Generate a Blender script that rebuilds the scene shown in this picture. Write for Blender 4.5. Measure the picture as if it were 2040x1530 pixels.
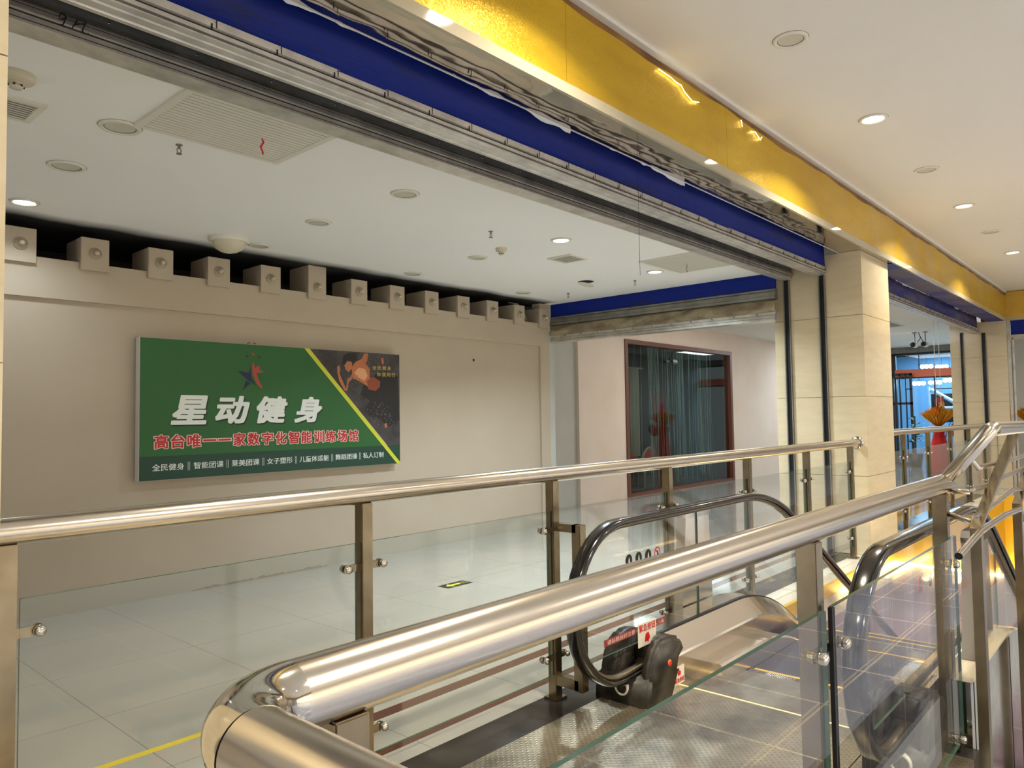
import bpy, bmesh, math, random
from mathutils import Vector, Matrix
random.seed(7)
for o in list(bpy.data.objects): bpy.data.objects.remove(o)
SC = bpy.context.scene
COL = SC.collection
# ------------------------------------------------------------------ camera
H = 1.405
cam_d = bpy.data.cameras.new('camera'); cam = bpy.data.objects.new('camera', cam_d); COL.objects.link(cam)
YAW, PIT, ROL = 0.840239, 0.0457205, -0.0148436
fwd = Vector((math.cos(PIT)*math.sin(YAW), math.cos(PIT)*math.cos(YAW), math.sin(PIT)))
rt = fwd.cross(Vector((0, 0, 1))).normalized(); up = rt.cross(fwd)
r2 = math.cos(ROL)*rt + math.sin(ROL)*up; u2 = -math.sin(ROL)*rt + math.cos(ROL)*up
M = Matrix((( r2.x, u2.x, -fwd.x, 0), (r2.y, u2.y, -fwd.y, 0), (r2.z, u2.z, -fwd.z, H), (0, 0, 0, 1)))
cam.matrix_world = M
cam_d.sensor_fit = 'HORIZONTAL'; cam_d.sensor_width = 36.0
cam_d.lens = 36.0*1471.05/2040.0
cam_d.clip_start = 0.02; cam_d.clip_end = 200
SC.camera = cam
# ------------------------------------------------------------------ world, exposure
w = bpy.data.worlds.new('world'); SC.world = w; w.use_nodes = True
w.node_tree.nodes['Background'].inputs[0].default_value = (0.95, 0.91, 0.83, 1)
w.node_tree.nodes['Background'].inputs[1].default_value = 0.42
SC.view_settings.view_transform = 'Standard'; SC.view_settings.look = 'None'
SC.view_settings.gamma = 1.0; SC.view_settings.exposure = 0.25; SC.view_settings.use_curve_mapping = False
WARM = (1.0, 0.88, 0.71); COOL = (0.78, 0.90, 1.0); LEDC = (1.0, 0.72, 0.22)
P_FRONT, P_ROOM, P_BACK = 36.0, 54.0, 95.0
# area lamps: lit downlights, room lights, and unseen fill lights added for brightness
def area(name, loc, size, power, color, sizey=None, rot=(0, 0, 0), spread=None):
    l = bpy.data.lights.new(name, 'AREA'); l.energy = power; l.color = color
    l.shape = 'RECTANGLE' if sizey else 'DISK'; l.size = size
    if sizey: l.size_y = sizey
    if spread: l.spread = spread
    o = bpy.data.objects.new(name, l); COL.objects.link(o); o.location = loc; o.rotation_euler = rot
    return o

# ------------------------------------------------------------------ materials
MATS = {}
def lin(c):
    return tuple(((x/12.92) if x <= 0.04045 else ((x+0.055)/1.055)**2.4) for x in c)
def mat(name, c, rough=0.6, metal=0.0, emit=None, estr=0.0, spec=0.5, coat=0.0, srgb=True):
    m = bpy.data.materials.new(name); m.use_nodes = True
    b = m.node_tree.nodes['Principled BSDF']
    cc = lin(c) if srgb else c
    b.inputs['Base Color'].default_value = (*cc, 1); b.inputs['Roughness'].default_value = rough
    b.inputs['Metallic'].default_value = metal; b.inputs['Specular IOR Level'].default_value = spec
    b.inputs['Coat Weight'].default_value = coat; b.inputs['Coat Roughness'].default_value = 0.05
    if emit:
        b.inputs['Emission Color'].default_value = (*emit, 1); b.inputs['Emission Strength'].default_value = estr
    MATS[name] = m
    return m
def nt(m): return m.node_tree, m.node_tree.nodes['Principled BSDF']
def pos(t):
    g = t.nodes.new('ShaderNodeNewGeometry'); return g.outputs['Position']
def mapping(t, src, scale=(1, 1, 1), loc=(0, 0, 0), rot=(0, 0, 0)):
    n = t.nodes.new('ShaderNodeMapping'); t.links.new(src, n.inputs[0])
    n.inputs['Scale'].default_value = scale; n.inputs['Location'].default_value = loc; n.inputs['Rotation'].default_value = rot
    return n.outputs[0]
def noise(t, vec, scale, detail=3, rough=0.5):
    n = t.nodes.new('ShaderNodeTexNoise'); t.links.new(vec, n.inputs['Vector'])
    n.inputs['Scale'].default_value = scale; n.inputs['Detail'].default_value = detail; n.inputs['Roughness'].default_value = rough
    return n.outputs['Fac']
def ramp(t, fac, stops):
    n = t.nodes.new('ShaderNodeValToRGB'); t.links.new(fac, n.inputs[0])
    while len(n.color_ramp.elements) < len(stops): n.color_ramp.elements.new(0.5)
    for e, (p, c) in zip(n.color_ramp.elements, stops):
        e.position = p; e.color = (*lin(c), 1) if len(c) == 3 else c
    return n.outputs[0]
def bump(t, b, h, strength=0.2, dist=0.01):
    n = t.nodes.new('ShaderNodeBump'); t.links.new(h, n.inputs['Height'])
    n.inputs['Strength'].default_value = strength; n.inputs['Distance'].default_value = dist
    t.links.new(n.outputs[0], b.inputs['Normal'])
def math_n(t, op, a, bb=None, c=None):
    n = t.nodes.new('ShaderNodeMath'); n.operation = op
    for i, v in enumerate((a, bb, c)):
        if v is None: continue
        if isinstance(v, (int, float)): n.inputs[i].default_value = v
        else: t.links.new(v, n.inputs[i])
    return n.outputs[0]
def mixc(t, fac, a, b):
    n = t.nodes.new('ShaderNodeMix'); n.data_type = 'RGBA'
    t.links.new(fac, n.inputs[0]) if not isinstance(fac, (int, float)) else setattr(n.inputs[0], 'default_value', fac)
    for s, v in ((n.inputs[6], a), (n.inputs[7], b)):
        if isinstance(v, tuple): s.default_value = (*lin(v), 1)
        else: t.links.new(v, s)
    return n.outputs[2]
def xyz(t):
    s = t.nodes.new('ShaderNodeSeparateXYZ'); t.links.new(pos(t), s.inputs[0]); return s.outputs
def gridline(t, c, off, step, wd):
    a = math_n(t, 'MULTIPLY', math_n(t, 'SUBTRACT', c, off), 1.0/step)
    f = math_n(t, 'FRACT', a)
    d = math_n(t, 'MINIMUM', f, math_n(t, 'SUBTRACT', 1.0, f))
    return math_n(t, 'LESS_THAN', d, wd/step)

def plaster(name, c1, c2, sc=1.3, rough=0.8):
    m = mat(name, c1, rough); t, b = nt(m)
    f = noise(t, pos(t), sc, 4, 0.6)
    t.links.new(ramp(t, f, [(0.3, c1), (0.7, c2)]), b.inputs['Base Color'])
    bump(t, b, noise(t, pos(t), 60, 2), 0.05, 0.003)
    return m
plaster('wall_cream', (0.71, 0.655, 0.575), (0.735, 0.68, 0.60))
plaster('wall_pink', (0.87, 0.80, 0.74), (0.90, 0.85, 0.80))
plaster('wall_grey', (0.70, 0.70, 0.67), (0.74, 0.74, 0.71))
plaster('ceiling_white', (0.93, 0.93, 0.92), (0.945, 0.945, 0.935), 0.6)
plaster('ceiling_front', (0.87, 0.865, 0.84), (0.885, 0.88, 0.86), 0.6)
m = mat('baseboard_paint', (0.66, 0.63, 0.56), 0.5); t, b = nt(m); x, y, z = xyz(t)
mk = math_n(t, 'MULTIPLY', math_n(t, 'LESS_THAN', math_n(t, 'ABSOLUTE', math_n(t, 'SUBTRACT', x, 3.6)), math_n(t, 'MULTIPLY', noise(t, pos(t), 3, 4), 1.4)), math_n(t, 'LESS_THAN', math_n(t, 'ADD', z, math_n(t, 'MULTIPLY', noise(t, pos(t), 6, 5), 0.13)), 0.078))
t.links.new(mixc(t, mk, (0.67, 0.645, 0.58), (0.58, 0.53, 0.44)), b.inputs['Base Color'])
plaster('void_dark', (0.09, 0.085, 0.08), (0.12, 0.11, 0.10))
mat('lamp_white', (0.86, 0.85, 0.80), 0.35)
mat('lamp_recess_shade', (0.78, 0.77, 0.71), 0.5); mat('lamp_painted_shade', (0.42, 0.41, 0.37), 0.6)
mat('plastic_cream', (0.80, 0.77, 0.68), 0.35); mat('holder_cream', (0.66, 0.60, 0.51), 0.35)
mat('black', (0.03, 0.03, 0.03), 0.5)
mat('white', (0.92, 0.92, 0.90), 0.5)
mat('tape_red', (0.80, 0.10, 0.08), 0.5)
mat('red_cloth', (0.80, 0.04, 0.05), 0.5)
mat('brown_frame', (0.42, 0.25, 0.18), 0.4)
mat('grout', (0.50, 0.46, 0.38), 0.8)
mat('lamp_warm', (1, 1, 1), 0.5, emit=(1.0, 0.90, 0.72), estr=14)
mat('lamp_cool', (1, 1, 1), 0.5, emit=(0.93, 0.97, 1.0), estr=14)
mat('led_loose', (1, 0.8, 0.3), 0.5, emit=(1.0, 0.82, 0.42), estr=9)
mat('led_dim', (1, 0.8, 0.3), 0.5, emit=(1.0, 0.80, 0.36), estr=1.6)
mat('led_gold', (1, 0.8, 0.3), 0.5, emit=(1.0, 0.78, 0.36), estr=22)
mat('gym_tube', (1, 1, 1), 0.5, emit=(0.62, 0.86, 1.0), estr=26)

# stainless steel, brushed
def steel(name, c, rough, stretch=(1, 1, 40), bs=0.02, spots=True):
    m = mat(name, c, rough, 1.0); t, b = nt(m)
    p = pos(t)
    f = noise(t, mapping(t, p, stretch), 9, 4, 0.6)
    n = t.nodes.new('ShaderNodeMapRange'); t.links.new(f, n.inputs[0])
    n.inputs[3].default_value = rough*(0.8 if bs else 0.97); n.inputs[4].default_value = rough*(1.25 if bs else 1.03)
    t.links.new(n.outputs[0], b.inputs['Roughness'])
    if spots:
        g = noise(t, p, 6, 4, 0.65)
        t.links.new(ramp(t, g, [(0.35, tuple(x*0.86 for x in c)), (0.6, c)]), b.inputs['Base Color'])
    if bs: bump(t, b, f, bs, 0.002)
    return m
steel('steel_rail', (0.84, 0.81, 0.76), 0.22, (1, 8, 8), 0, False)
steel('steel_post', (0.63, 0.575, 0.475), 0.25, (8, 8, 1), 0)
steel('steel_polished', (0.88, 0.86, 0.82), 0.10, (1, 1, 1), 0)
steel('steel_deck', (0.93, 0.90, 0.86), 0.17, (2, 8, 8), 0, False)
steel('steel_comb', (0.62, 0.59, 0.53), 0.42, (2, 60, 60), 0.02)
steel('steel_galv', (0.83, 0.82, 0.79), 0.30, (1.5, 30, 30), 0.05)
steel('steel_galv_dull', (0.56, 0.555, 0.53), 0.42, (1.5, 30, 30), 0.05)
steel('steel_dark', (0.50, 0.50, 0.48), 0.5, (1.5, 30, 30), 0.03)
# wavy mirror soffit
m = mat('soffit_mirror', (0.80, 0.76, 0.70), 0.05, 1.0); t, b = nt(m)
bump(t, b, noise(t, mapping(t, pos(t), (1.6, 3.5, 1)), 1.4, 2, 0.45), 0.20, 0.030)

# gold glitter fascia
for n_ in ('steel_galv', 'steel_galv_dull'): MATS[n_].node_tree.nodes['Principled BSDF'].inputs['Metallic'].default_value = 0.55
MATS['steel_dark'].node_tree.nodes['Principled BSDF'].inputs['Metallic'].default_value = 0.15
m = mat('gold_glitter', (0.80, 0.66, 0.13), 0.40, 0.45); t, b = nt(m)
p = pos(t)
v = t.nodes.new('ShaderNodeTexVoronoi'); v.inputs['Scale'].default_value = 170; t.links.new(p, v.inputs['Vector'])
big = noise(t, mapping(t, p, (0.7, 1, 3)), 2.2, 4)
xo = xyz(t)
wear = math_n(t, 'MULTIPLY', math_n(t, 'SMOOTH_MIN', math_n(t, 'MULTIPLY', math_n(t, 'SUBTRACT', xo[0], 5.4), 0.4), 1.0, 0.1),
              ramp(t, noise(t, mapping(t, p, (2.5, 1, 0.8)), 2.0, 5), [(0.40, (0.0, 0.0, 0.0)), (0.56, (1.0, 1.0, 1.0))]))
wear = math_n(t, 'MAXIMUM', 0.0, math_n(t, 'MULTIPLY', wear, 0.55))
base = ramp(t, big, [(0.3, (0.76, 0.61, 0.10)), (0.7, (0.83, 0.69, 0.15))])
t.links.new(mixc(t, wear, base, (0.78, 0.68, 0.42)), b.inputs['Base Color'])
nm = t.nodes.new('ShaderNodeMix'); nm.data_type = 'VECTOR'
sub = t.nodes.new('ShaderNodeVectorMath'); sub.operation = 'SUBTRACT'; t.links.new(v.outputs['Color'], sub.inputs[0]); sub.inputs[1].default_value = (0.5, 0.5, 0.5)
scl = t.nodes.new('ShaderNodeVectorMath'); scl.operation = 'SCALE'; t.links.new(sub.outputs[0], scl.inputs[0]); scl.inputs['Scale'].default_value = 0.30
gg = t.nodes.new('ShaderNodeNewGeometry')
ad = t.nodes.new('ShaderNodeVectorMath'); ad.operation = 'ADD'; t.links.new(gg.outputs['Normal'], ad.inputs[0]); t.links.new(scl.outputs[0], ad.inputs[1])
no = t.nodes.new('ShaderNodeVectorMath'); no.operation = 'NORMALIZE'; t.links.new(ad.outputs[0], no.inputs[0])
t.links.new(no.outputs[0], b.inputs['Normal'])
mat('gold_plain', (0.86, 0.70, 0.20), 0.35, 0.35)
mat('trim_cream', (0.70, 0.665, 0.575), 0.05, spec=0.5)
mat('soffit_cream', (0.70, 0.63, 0.50), 0.35)
m = mat('stain_brown', (0.50, 0.33, 0.15), 0.5); t, b = nt(m)
t.links.new(ramp(t, noise(t, pos(t), 3, 4), [(0.3, (0.40, 0.27, 0.13)), (0.7, (0.62, 0.46, 0.24))]), b.inputs['Base Color'])

# blue canvas
m = mat('blue_canvas', (0.06, 0.14, 0.46), 0.5, spec=0.25); t, b = nt(m)
p = pos(t)
dirt = ramp(t, noise(t, mapping(t, p, (0.5, 1, 3.0)), 2.2, 4, 0.6), [(0.60, (0.01, 0.13, 0.50)), (0.72, (0.10, 0.14, 0.36))])
t.links.new(dirt, b.inputs['Base Color'])
bump(t, b, noise(t, mapping(t, p, (1.2, 1, 4)), 3.0, 3), 0.35, 0.02)
m = mat('blue_canvas_dusty', (0.16, 0.18, 0.42), 0.6); t, b = nt(m); p = pos(t)
t.links.new(ramp(t, noise(t, mapping(t, p, (0.8, 1, 5.0)), 2.0, 4, 0.6), [(0.44, (0.07, 0.13, 0.46)), (0.58, (0.33, 0.29, 0.37))]), b.inputs['Base Color'])
bump(t, b, noise(t, mapping(t, p, (1.2, 1, 4)), 3.0, 3), 0.35, 0.02)
m = mat('canvas_beige', (0.55, 0.49, 0.38), 0.55); t, b = nt(m); p = pos(t)
t.links.new(ramp(t, noise(t, mapping(t, p, (1, 2.0, 5)), 2.4, 4, 0.6), [(0.40, (0.47, 0.42, 0.33)), (0.6, (0.62, 0.57, 0.46))]), b.inputs['Base Color'])
bump(t, b, noise(t, mapping(t, p, (1, 2.5, 4)), 3.0, 4), 0.8, 0.03)
mat('torn_film', (0.80, 0.82, 0.86), 0.3)

# marble-look tile
m = mat('tile_cream', (0.80, 0.74, 0.60), 0.14, spec=0.5); t, b = nt(m); p = pos(t)
f = noise(t, mapping(t, p, (1, 1, 5), rot=(0.3, 0.5, 0)), 3.0, 6, 0.65)
t.links.new(ramp(t, f, [(0.38, (0.80, 0.745, 0.62)), (0.50, (0.815, 0.76, 0.635)), (0.64, (0.83, 0.775, 0.655))]), b.inputs['Base Color'])

# glossy floor of the left hall with stripes and grout
m = mat('floor_tile', (0.74, 0.75, 0.71), 0.06, spec=0.6); t, b = nt(m)
x, y, z = xyz(t)
gx = gridline(t, x, 1.36, 0.80, 0.0016); gy = gridline(t, y, 5.415, 0.765, 0.0016)
g = math_n(t, 'MAXIMUM', gx, gy)
clean = ramp(t, noise(t, pos(t), 1.0, 4), [(0.3, (0.655, 0.65, 0.61)), (0.7, (0.69, 0.685, 0.645))])
def band(a, bb): return math_n(t, 'MULTIPLY', math_n(t, 'GREATER_THAN', y, a), math_n(t, 'LESS_THAN', y, bb))
brown = math_n(t, 'MAXIMUM', band(2.84, 2.92), band(2.53, 2.585))
c1 = mixc(t, g, clean, (0.45, 0.44, 0.41))
t.links.new(mixc(t, brown, c1, (0.36, 0.23, 0.18)), b.inputs['Base Color'])
b.inputs['Coat Weight'].default_value = 0.6
# floor of the corridor: lilac-grey tiles, pale grout
m = mat('floor_lilac', (0.50, 0.47, 0.55), 0.10, spec=0.5); t, b = nt(m)
x, y, z = xyz(t)
g = math_n(t, 'MAXIMUM', gridline(t, x, 0.1, 0.6, 0.006), gridline(t, y, 0.1, 0.6, 0.006))
c0 = ramp(t, noise(t, pos(t), 1.5, 4), [(0.3, (0.39, 0.43, 0.53)), (0.7, (0.50, 0.525, 0.59))])
t.links.new(mixc(t, g, c0, (0.85, 0.80, 0.72)), b.inputs['Base Color'])
m = mat('lilac_wall', (0.55, 0.50, 0.58), 0.18); t, b = nt(m)
x, y, z = xyz(t)
g = math_n(t, 'MAXIMUM', gridline(t, x, 0.1, 0.8, 0.004), gridline(t, z, -0.4, 0.6, 0.004))
t.links.new(mixc(t, g, (0.58, 0.52, 0.57), (0.84, 0.78, 0.70)), b.inputs['Base Color'])
m = mat('tile_white_edge', (0.78, 0.76, 0.70), 0.15); t, b = nt(m)
x, y, z = xyz(t)
g = math_n(t, 'MAXIMUM', gridline(t, x, 0.3, 0.8, 0.003), gridline(t, y, 2.42, 0.8, 0.003))
t.links.new(mixc(t, g, (0.79, 0.77, 0.71), (0.42, 0.38, 0.33)), b.inputs['Base Color'])
m = mat('stone_black', (0.10, 0.10, 0.105), 0.16, spec=0.5); t, b = nt(m)
t.links.new(ramp(t, noise(t, pos(t), 5, 5), [(0.35, (0.13, 0.125, 0.12)), (0.7, (0.22, 0.21, 0.195))]), b.inputs['Base Color'])
t.links.new(ramp(t, noise(t, pos(t), 3, 5), [(0.3, (0.35, 0.35, 0.35)), (0.7, (0.6, 0.6, 0.6))]), b.inputs['Roughness'])
m = mat('yellow_tape', (0.86, 0.77, 0.18), 0.4)

# escalator materials
m = mat('rubber_belt', (0.055, 0.045, 0.04), 0.16, spec=0.6, coat=0.5)
mat('belt_inner', (0.50, 0.46, 0.38), 0.3, 0.8)
m = mat('plastic_black', (0.13, 0.12, 0.105), 0.42, spec=0.4); t, b = nt(m)
t.links.new(ramp(t, noise(t, pos(t), 14, 5), [(0.35, (0.10, 0.095, 0.09)), (0.65, (0.22, 0.20, 0.165))]), b.inputs['Base Color'])
m = mat('plate_dots', (0.62, 0.60, 0.54), 0.34, 0.75); t, b = nt(m)
vv = t.nodes.new('ShaderNodeTexVoronoi'); vv.inputs['Scale'].default_value = 46; vv.inputs['Randomness'].default_value = 0.0
t.links.new(mapping(t, pos(t), (1, 1, 0), rot=(0, 0, 0.785)), vv.inputs['Vector'])
dots = ramp(t, vv.outputs['Distance'], [(0.20, (1, 1, 1)), (0.34, (0, 0, 0))])
dirtp = ramp(t, noise(t, pos(t), 2.2, 5, 0.6), [(0.35, (0.42, 0.39, 0.33)), (0.6, (0.70, 0.66, 0.57))])
t.links.new(mixc(t, math_n(t, 'MULTIPLY', dots, 0.45), dirtp, (0.34, 0.30, 0.24)), b.inputs['Base Color'])
bump(t, b, dots, 0.25, 0.002)
m = mat('step_cleats', (0.45, 0.42, 0.45), 0.32, 0.8); t, b = nt(m)
x, y, z = xyz(t)
st = gridline(t, y, 0.0, 0.012, 0.0030)
t.links.new(mixc(t, st, (0.40, 0.37, 0.46), (0.03, 0.03, 0.07)), b.inputs['Base Color'])
mat('step_yellow', (0.92, 0.74, 0.15), 0.4)
mat('sticker_white', (0.88, 0.86, 0.80), 0.4)
mat('ink_red', (0.80, 0.07, 0.05), 0.5)
mat('ink_dark', (0.06, 0.05, 0.06), 0.5)
mat('ink_blue', (0.12, 0.22, 0.45), 0.5)
mat('strip_red', (0.52, 0.20, 0.19), 0.5)
mat('button_red', (0.85, 0.16, 0.04), 0.3)

# thin sheet glass: fresnel mix of clear and mirror, greenish edge
def glass(name, tint, edge=False, refl=1.0):
    m = bpy.data.materials.new(name); m.use_nodes = True; t = m.node_tree; t.nodes.clear()
    o = t.nodes.new('ShaderNodeOutputMaterial'); mx = t.nodes.new('ShaderNodeMixShader')
    tr = t.nodes.new('ShaderNodeBsdfTransparent'); tr.inputs[0].default_value = (*tint, 1)
    gl = t.nodes.new('ShaderNodeBsdfGlossy'); gl.inputs['Roughness'].default_value = 0.0; gl.inputs[0].default_value = (refl, refl, refl, 1)
    fr = t.nodes.new('ShaderNodeFresnel'); gm = t.nodes.new('ShaderNodeNewGeometry'); io = t.nodes.new('ShaderNodeMapRange'); t.links.new(gm.outputs['Backfacing'], io.inputs[0]); io.inputs[3].default_value = 1.30; io.inputs[4].default_value = 1/1.30; t.links.new(io.outputs[0], fr.inputs[0])
    t.links.new(fr.outputs[0], mx.inputs[0]); t.links.new(tr.outputs[0], mx.inputs[1]); t.links.new(gl.outputs[0], mx.inputs[2])
    t.links.new(mx.outputs[0], o.inputs[0]); MATS[name] = m
    return m
glass('glass', (0.982, 0.99, 0.982)); glass('glass_dark', (0.75, 0.79, 0.78)); glass('glass_cyan', (0.85, 0.95, 1.0))
mat('glass_edge', (0.20, 0.33, 0.27), 0.15, spec=0.6)
mat('seal_black', (0.03, 0.03, 0.03), 0.4)

# sign inks
m = mat('sign_green', (0.12, 0.37, 0.15), 0.5)
mat('sign_deep', (0.05, 0.24, 0.17), 0.5); mat('sign_yellow', (0.80, 0.80, 0.20), 0.5)
m = mat('poster_dark', (0.2, 0.18, 0.18), 0.5); t, b = nt(m)
t.links.new(ramp(t, noise(t, pos(t), 5, 6, 0.7), [(0.38, (0.17, 0.155, 0.155)), (0.62, (0.30, 0.275, 0.27))]), b.inputs['Base Color'])
mat('poster_black', (0.10, 0.09, 0.09), 0.5); mat('sign_white', (0.90, 0.92, 0.90), 0.5); mat('sign_navy', (0.08, 0.11, 0.27), 0.5)
mat('sign_red', (0.74, 0.11, 0.12), 0.5); mat('sign_red_soft', (0.66, 0.27, 0.20), 0.5); mat('sign_shadow', (0.05, 0.13, 0.07), 0.5)
mat('sign_pink', (0.93, 0.80, 0.76), 0.5); mat('sign_side', (0.74, 0.71, 0.68), 0.5); mat('sign_gold', (0.82, 0.72, 0.40), 0.5)
mat('print_skin', (0.72, 0.42, 0.26), 0.5); mat('print_skin_light', (0.86, 0.62, 0.45), 0.5); mat('print_rust', (0.55, 0.25, 0.13), 0.5); mat('print_grey', (0.36, 0.34, 0.34), 0.5)
# gym and shop
mat('orange_band', (0.90, 0.42, 0.25), 0.4); mat('gym_dark', (0.05, 0.055, 0.07), 0.5); mat('gym_wall', (0.36, 0.52, 0.66), 0.6)
mat('gym_white', (0.80, 0.86, 0.90), 0.4); mat('leaf', (0.07, 0.22, 0.10), 0.5); mat('wheat', (0.83, 0.55, 0.08), 0.6); mat('wheat_light', (0.93, 0.72, 0.20), 0.6)
mat('red_card', (0.78, 0.10, 0.05), 0.5); mat('gold_ink', (0.95, 0.68, 0.10), 0.4, 0.3)
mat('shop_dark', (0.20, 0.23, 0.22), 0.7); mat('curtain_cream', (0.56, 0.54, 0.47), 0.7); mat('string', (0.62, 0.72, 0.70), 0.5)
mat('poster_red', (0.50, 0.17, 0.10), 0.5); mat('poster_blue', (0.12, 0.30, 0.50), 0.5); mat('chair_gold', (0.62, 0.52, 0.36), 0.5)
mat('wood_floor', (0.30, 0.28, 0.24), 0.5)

# ------------------------------------------------------------------ builders
W = {}
def tag(o, label=None, cat=None, group=None, kind=None):
    if label: o['label'] = label
    if cat: o['category'] = cat
    if group: o['group'] = group
    if kind: o['kind'] = kind
    return o
def empty(name, loc, label, cat, group=None):
    o = bpy.data.objects.new(name, None); COL.objects.link(o); o.location = loc; o.empty_display_size = 0.1
    W[o.name] = Vector(loc); return tag(o, label, cat, group)

class MB:
    def __init__(s): s.v = []; s.f = []; s.m = []; s.sm = []
    def add(s, vs, fs, mi=0, smooth=False):
        n = len(s.v); s.v += [Vector(p) for p in vs]
        for f in fs: s.f.append([n+i for i in f]); s.m.append(mi); s.sm.append(smooth)
        return s
    def box(s, a, b, mi=0, side=None):
        x0, x1 = sorted((a[0], b[0])); y0, y1 = sorted((a[1], b[1])); z0, z1 = sorted((a[2], b[2]))
        vs = [(x0,y0,z0),(x1,y0,z0),(x1,y1,z0),(x0,y1,z0),(x0,y0,z1),(x1,y0,z1),(x1,y1,z1),(x0,y1,z1)]
        fs = [(0,3,2,1),(4,5,6,7),(0,1,5,4),(1,2,6,5),(2,3,7,6),(3,0,4,7)]
        s.add(vs, fs, mi); return s
    def cbox(s, a, b, c=0.004, mi=0):      # box with chamfered edges
        bm = bmesh.new(); bmesh.ops.create_cube(bm, size=1)
        for v in bm.verts: v.co = Vector([(a[i]+b[i])/2 + v.co[i]*abs(b[i]-a[i]) for i in range(3)])
        bmesh.ops.bevel(bm, geom=bm.edges[:], offset=c, segments=2, affect='EDGES')
        s.add([v.co.copy() for v in bm.verts], [[v.index for v in f.verts] for f in bm.faces], mi); bm.free(); return s
    def prism(s, poly, lo, hi, axis='y', mi=0, cap=None):
        def P(p, h): return (p[0], h, p[1]) if axis == 'y' else ((h, p[0], p[1]) if axis == 'x' else (p[0], p[1], h))
        n = len(poly); vs = [P(p, lo) for p in poly] + [P(p, hi) for p in poly]
        fs = [[i, (i+1) % n, n+(i+1) % n, n+i] for i in range(n)]
        s.add(vs, fs, mi); k = mi if cap is None else cap
        s.add(vs, [list(range(n))[::-1], list(range(n, 2*n))], k); return s
    def tube(s, pts, r, seg=16, mi=0, caps=True, r_end=None):
        pts = [Vector(p) for p in pts]; n = len(pts)
        t0 = (pts[1]-pts[0]).normalized(); a = Vector((0, 0, 1)) if abs(t0.z) < 0.9 else Vector((1, 0, 0))
        u = t0.cross(a).normalized(); vs = []
        for i, p in enumerate(pts):
            if i == 0: t = t0; pl = t
            elif i == n-1: t = (pts[-1]-pts[-2]).normalized(); pl = t
            else:
                ta = (pts[i]-pts[i-1]).normalized(); tb = (pts[i+1]-pts[i]).normalized(); t = ta; pl = (ta+tb).normalized()
            u = (u - t*u.dot(t)).normalized(); w_ = t.cross(u)
            rr = r if r_end is None else r + (r_end-r)*i/(n-1)
            for k in range(seg):
                an = 2*math.pi*k/seg; d = (u*math.cos(an)+w_*math.sin(an))*rr
                if 0 < i < n-1: d = d - t*(d.dot(pl)/t.dot(pl))
                vs.append(p+d)
        fs = [[i*seg+k, i*seg+(k+1) % seg, (i+1)*seg+(k+1) % seg, (i+1)*seg+k] for i in range(n-1) for k in range(seg)]
        s.add(vs, fs, mi, True)
        if caps: s.add(vs[:seg], [list(range(seg))[::-1]], mi); s.add(vs[-seg:], [list(range(seg))], mi)
        return s
    def lathe(s, c, prof, seg=24, mi=0, axis='z', smooth=True, cap=True):
        # prof: list of (radius, height)
        vs = []
        for r, h in prof:
            for k in range(seg):
                a = 2*math.pi*k/seg
                if axis == 'z': vs.append((c[0]+r*math.cos(a), c[1]+r*math.sin(a), c[2]+h))
                elif axis == 'y': vs.append((c[0]+r*math.cos(a), c[1]+h, c[2]+r*math.sin(a)))
                else: vs.append((c[0]+h, c[1]+r*math.cos(a), c[2]+r*math.sin(a)))
        n = len(prof)
        s.add(vs, [[i*seg+k, i*seg+(k+1) % seg, (i+1)*seg+(k+1) % seg, (i+1)*seg+k] for i in range(n-1) for k in range(seg)], mi, smooth)
        if cap: s.add(vs[-seg:], [list(range(seg))], mi)
        return s
    def sweep(s, path, sec, mi=0, smooth=False, caps=True, yc=0.0):
        # path in XZ, section polygon (y, n) swept with the path normal
        n = len(path); k = len(sec); vs = []
        for i, p in enumerate(path):
            a = path[max(0, i-1)]; b = path[min(n-1, i+1)]
            tx, tz = b[0]-a[0], b[1]-a[1]; L = math.hypot(tx, tz); tx /= L; tz /= L
            for (yy, h) in sec: vs.append((p[0]-tz*h, yc+yy, p[1]+tx*h))
        fs = [[i*k+j, i*k+(j+1) % k, (i+1)*k+(j+1) % k, (i+1)*k+j] for i in range(n-1) for j in range(k)]
        s.add(vs, fs, mi, smooth)
        if caps: s.add(vs[:k], [list(range(k))], mi); s.add(vs[-k:], [list(range(k))[::-1]], mi)
        return s
    def poly(s, pts, mi=0): s.add(pts, [list(range(len(pts)))], mi); return s
    def build(s, name, mats, parent=None, recalc=True):
        off = W[parent.name] if parent else Vector((0, 0, 0))
        me = bpy.data.meshes.new(name)
        me.from_pydata([v-off for v in s.v], [], s.f)
        if isinstance(mats, str): mats = [mats]
        for m in mats: me.materials.append(MATS[m])
        me.polygons.foreach_set('material_index', s.m); me.polygons.foreach_set('use_smooth', s.sm)
        if recalc:
            bm = bmesh.new(); bm.from_mesh(me); bmesh.ops.recalc_face_normals(bm, faces=bm.faces); bm.to_mesh(me); bm.free()
        me.update()
        o = bpy.data.objects.new(name, me); COL.objects.link(o); o.parent = parent; W[o.name] = off.copy()
        return o
def struct(name, mb, mats, label=None):
    return tag(mb.build(name, mats), label, None, None, 'structure')
def copy_tree(o, loc=None, label=None, parent=None):
    c = o.copy(); COL.objects.link(c)
    if parent: c.parent = parent
    if loc is not None: c.location = loc
    if label: c['label'] = label
    W[c.name] = Vector(loc) if loc is not None else W[o.name]
    for ch in list(o.children): copy_tree(ch, parent=c)
    return c

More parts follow.
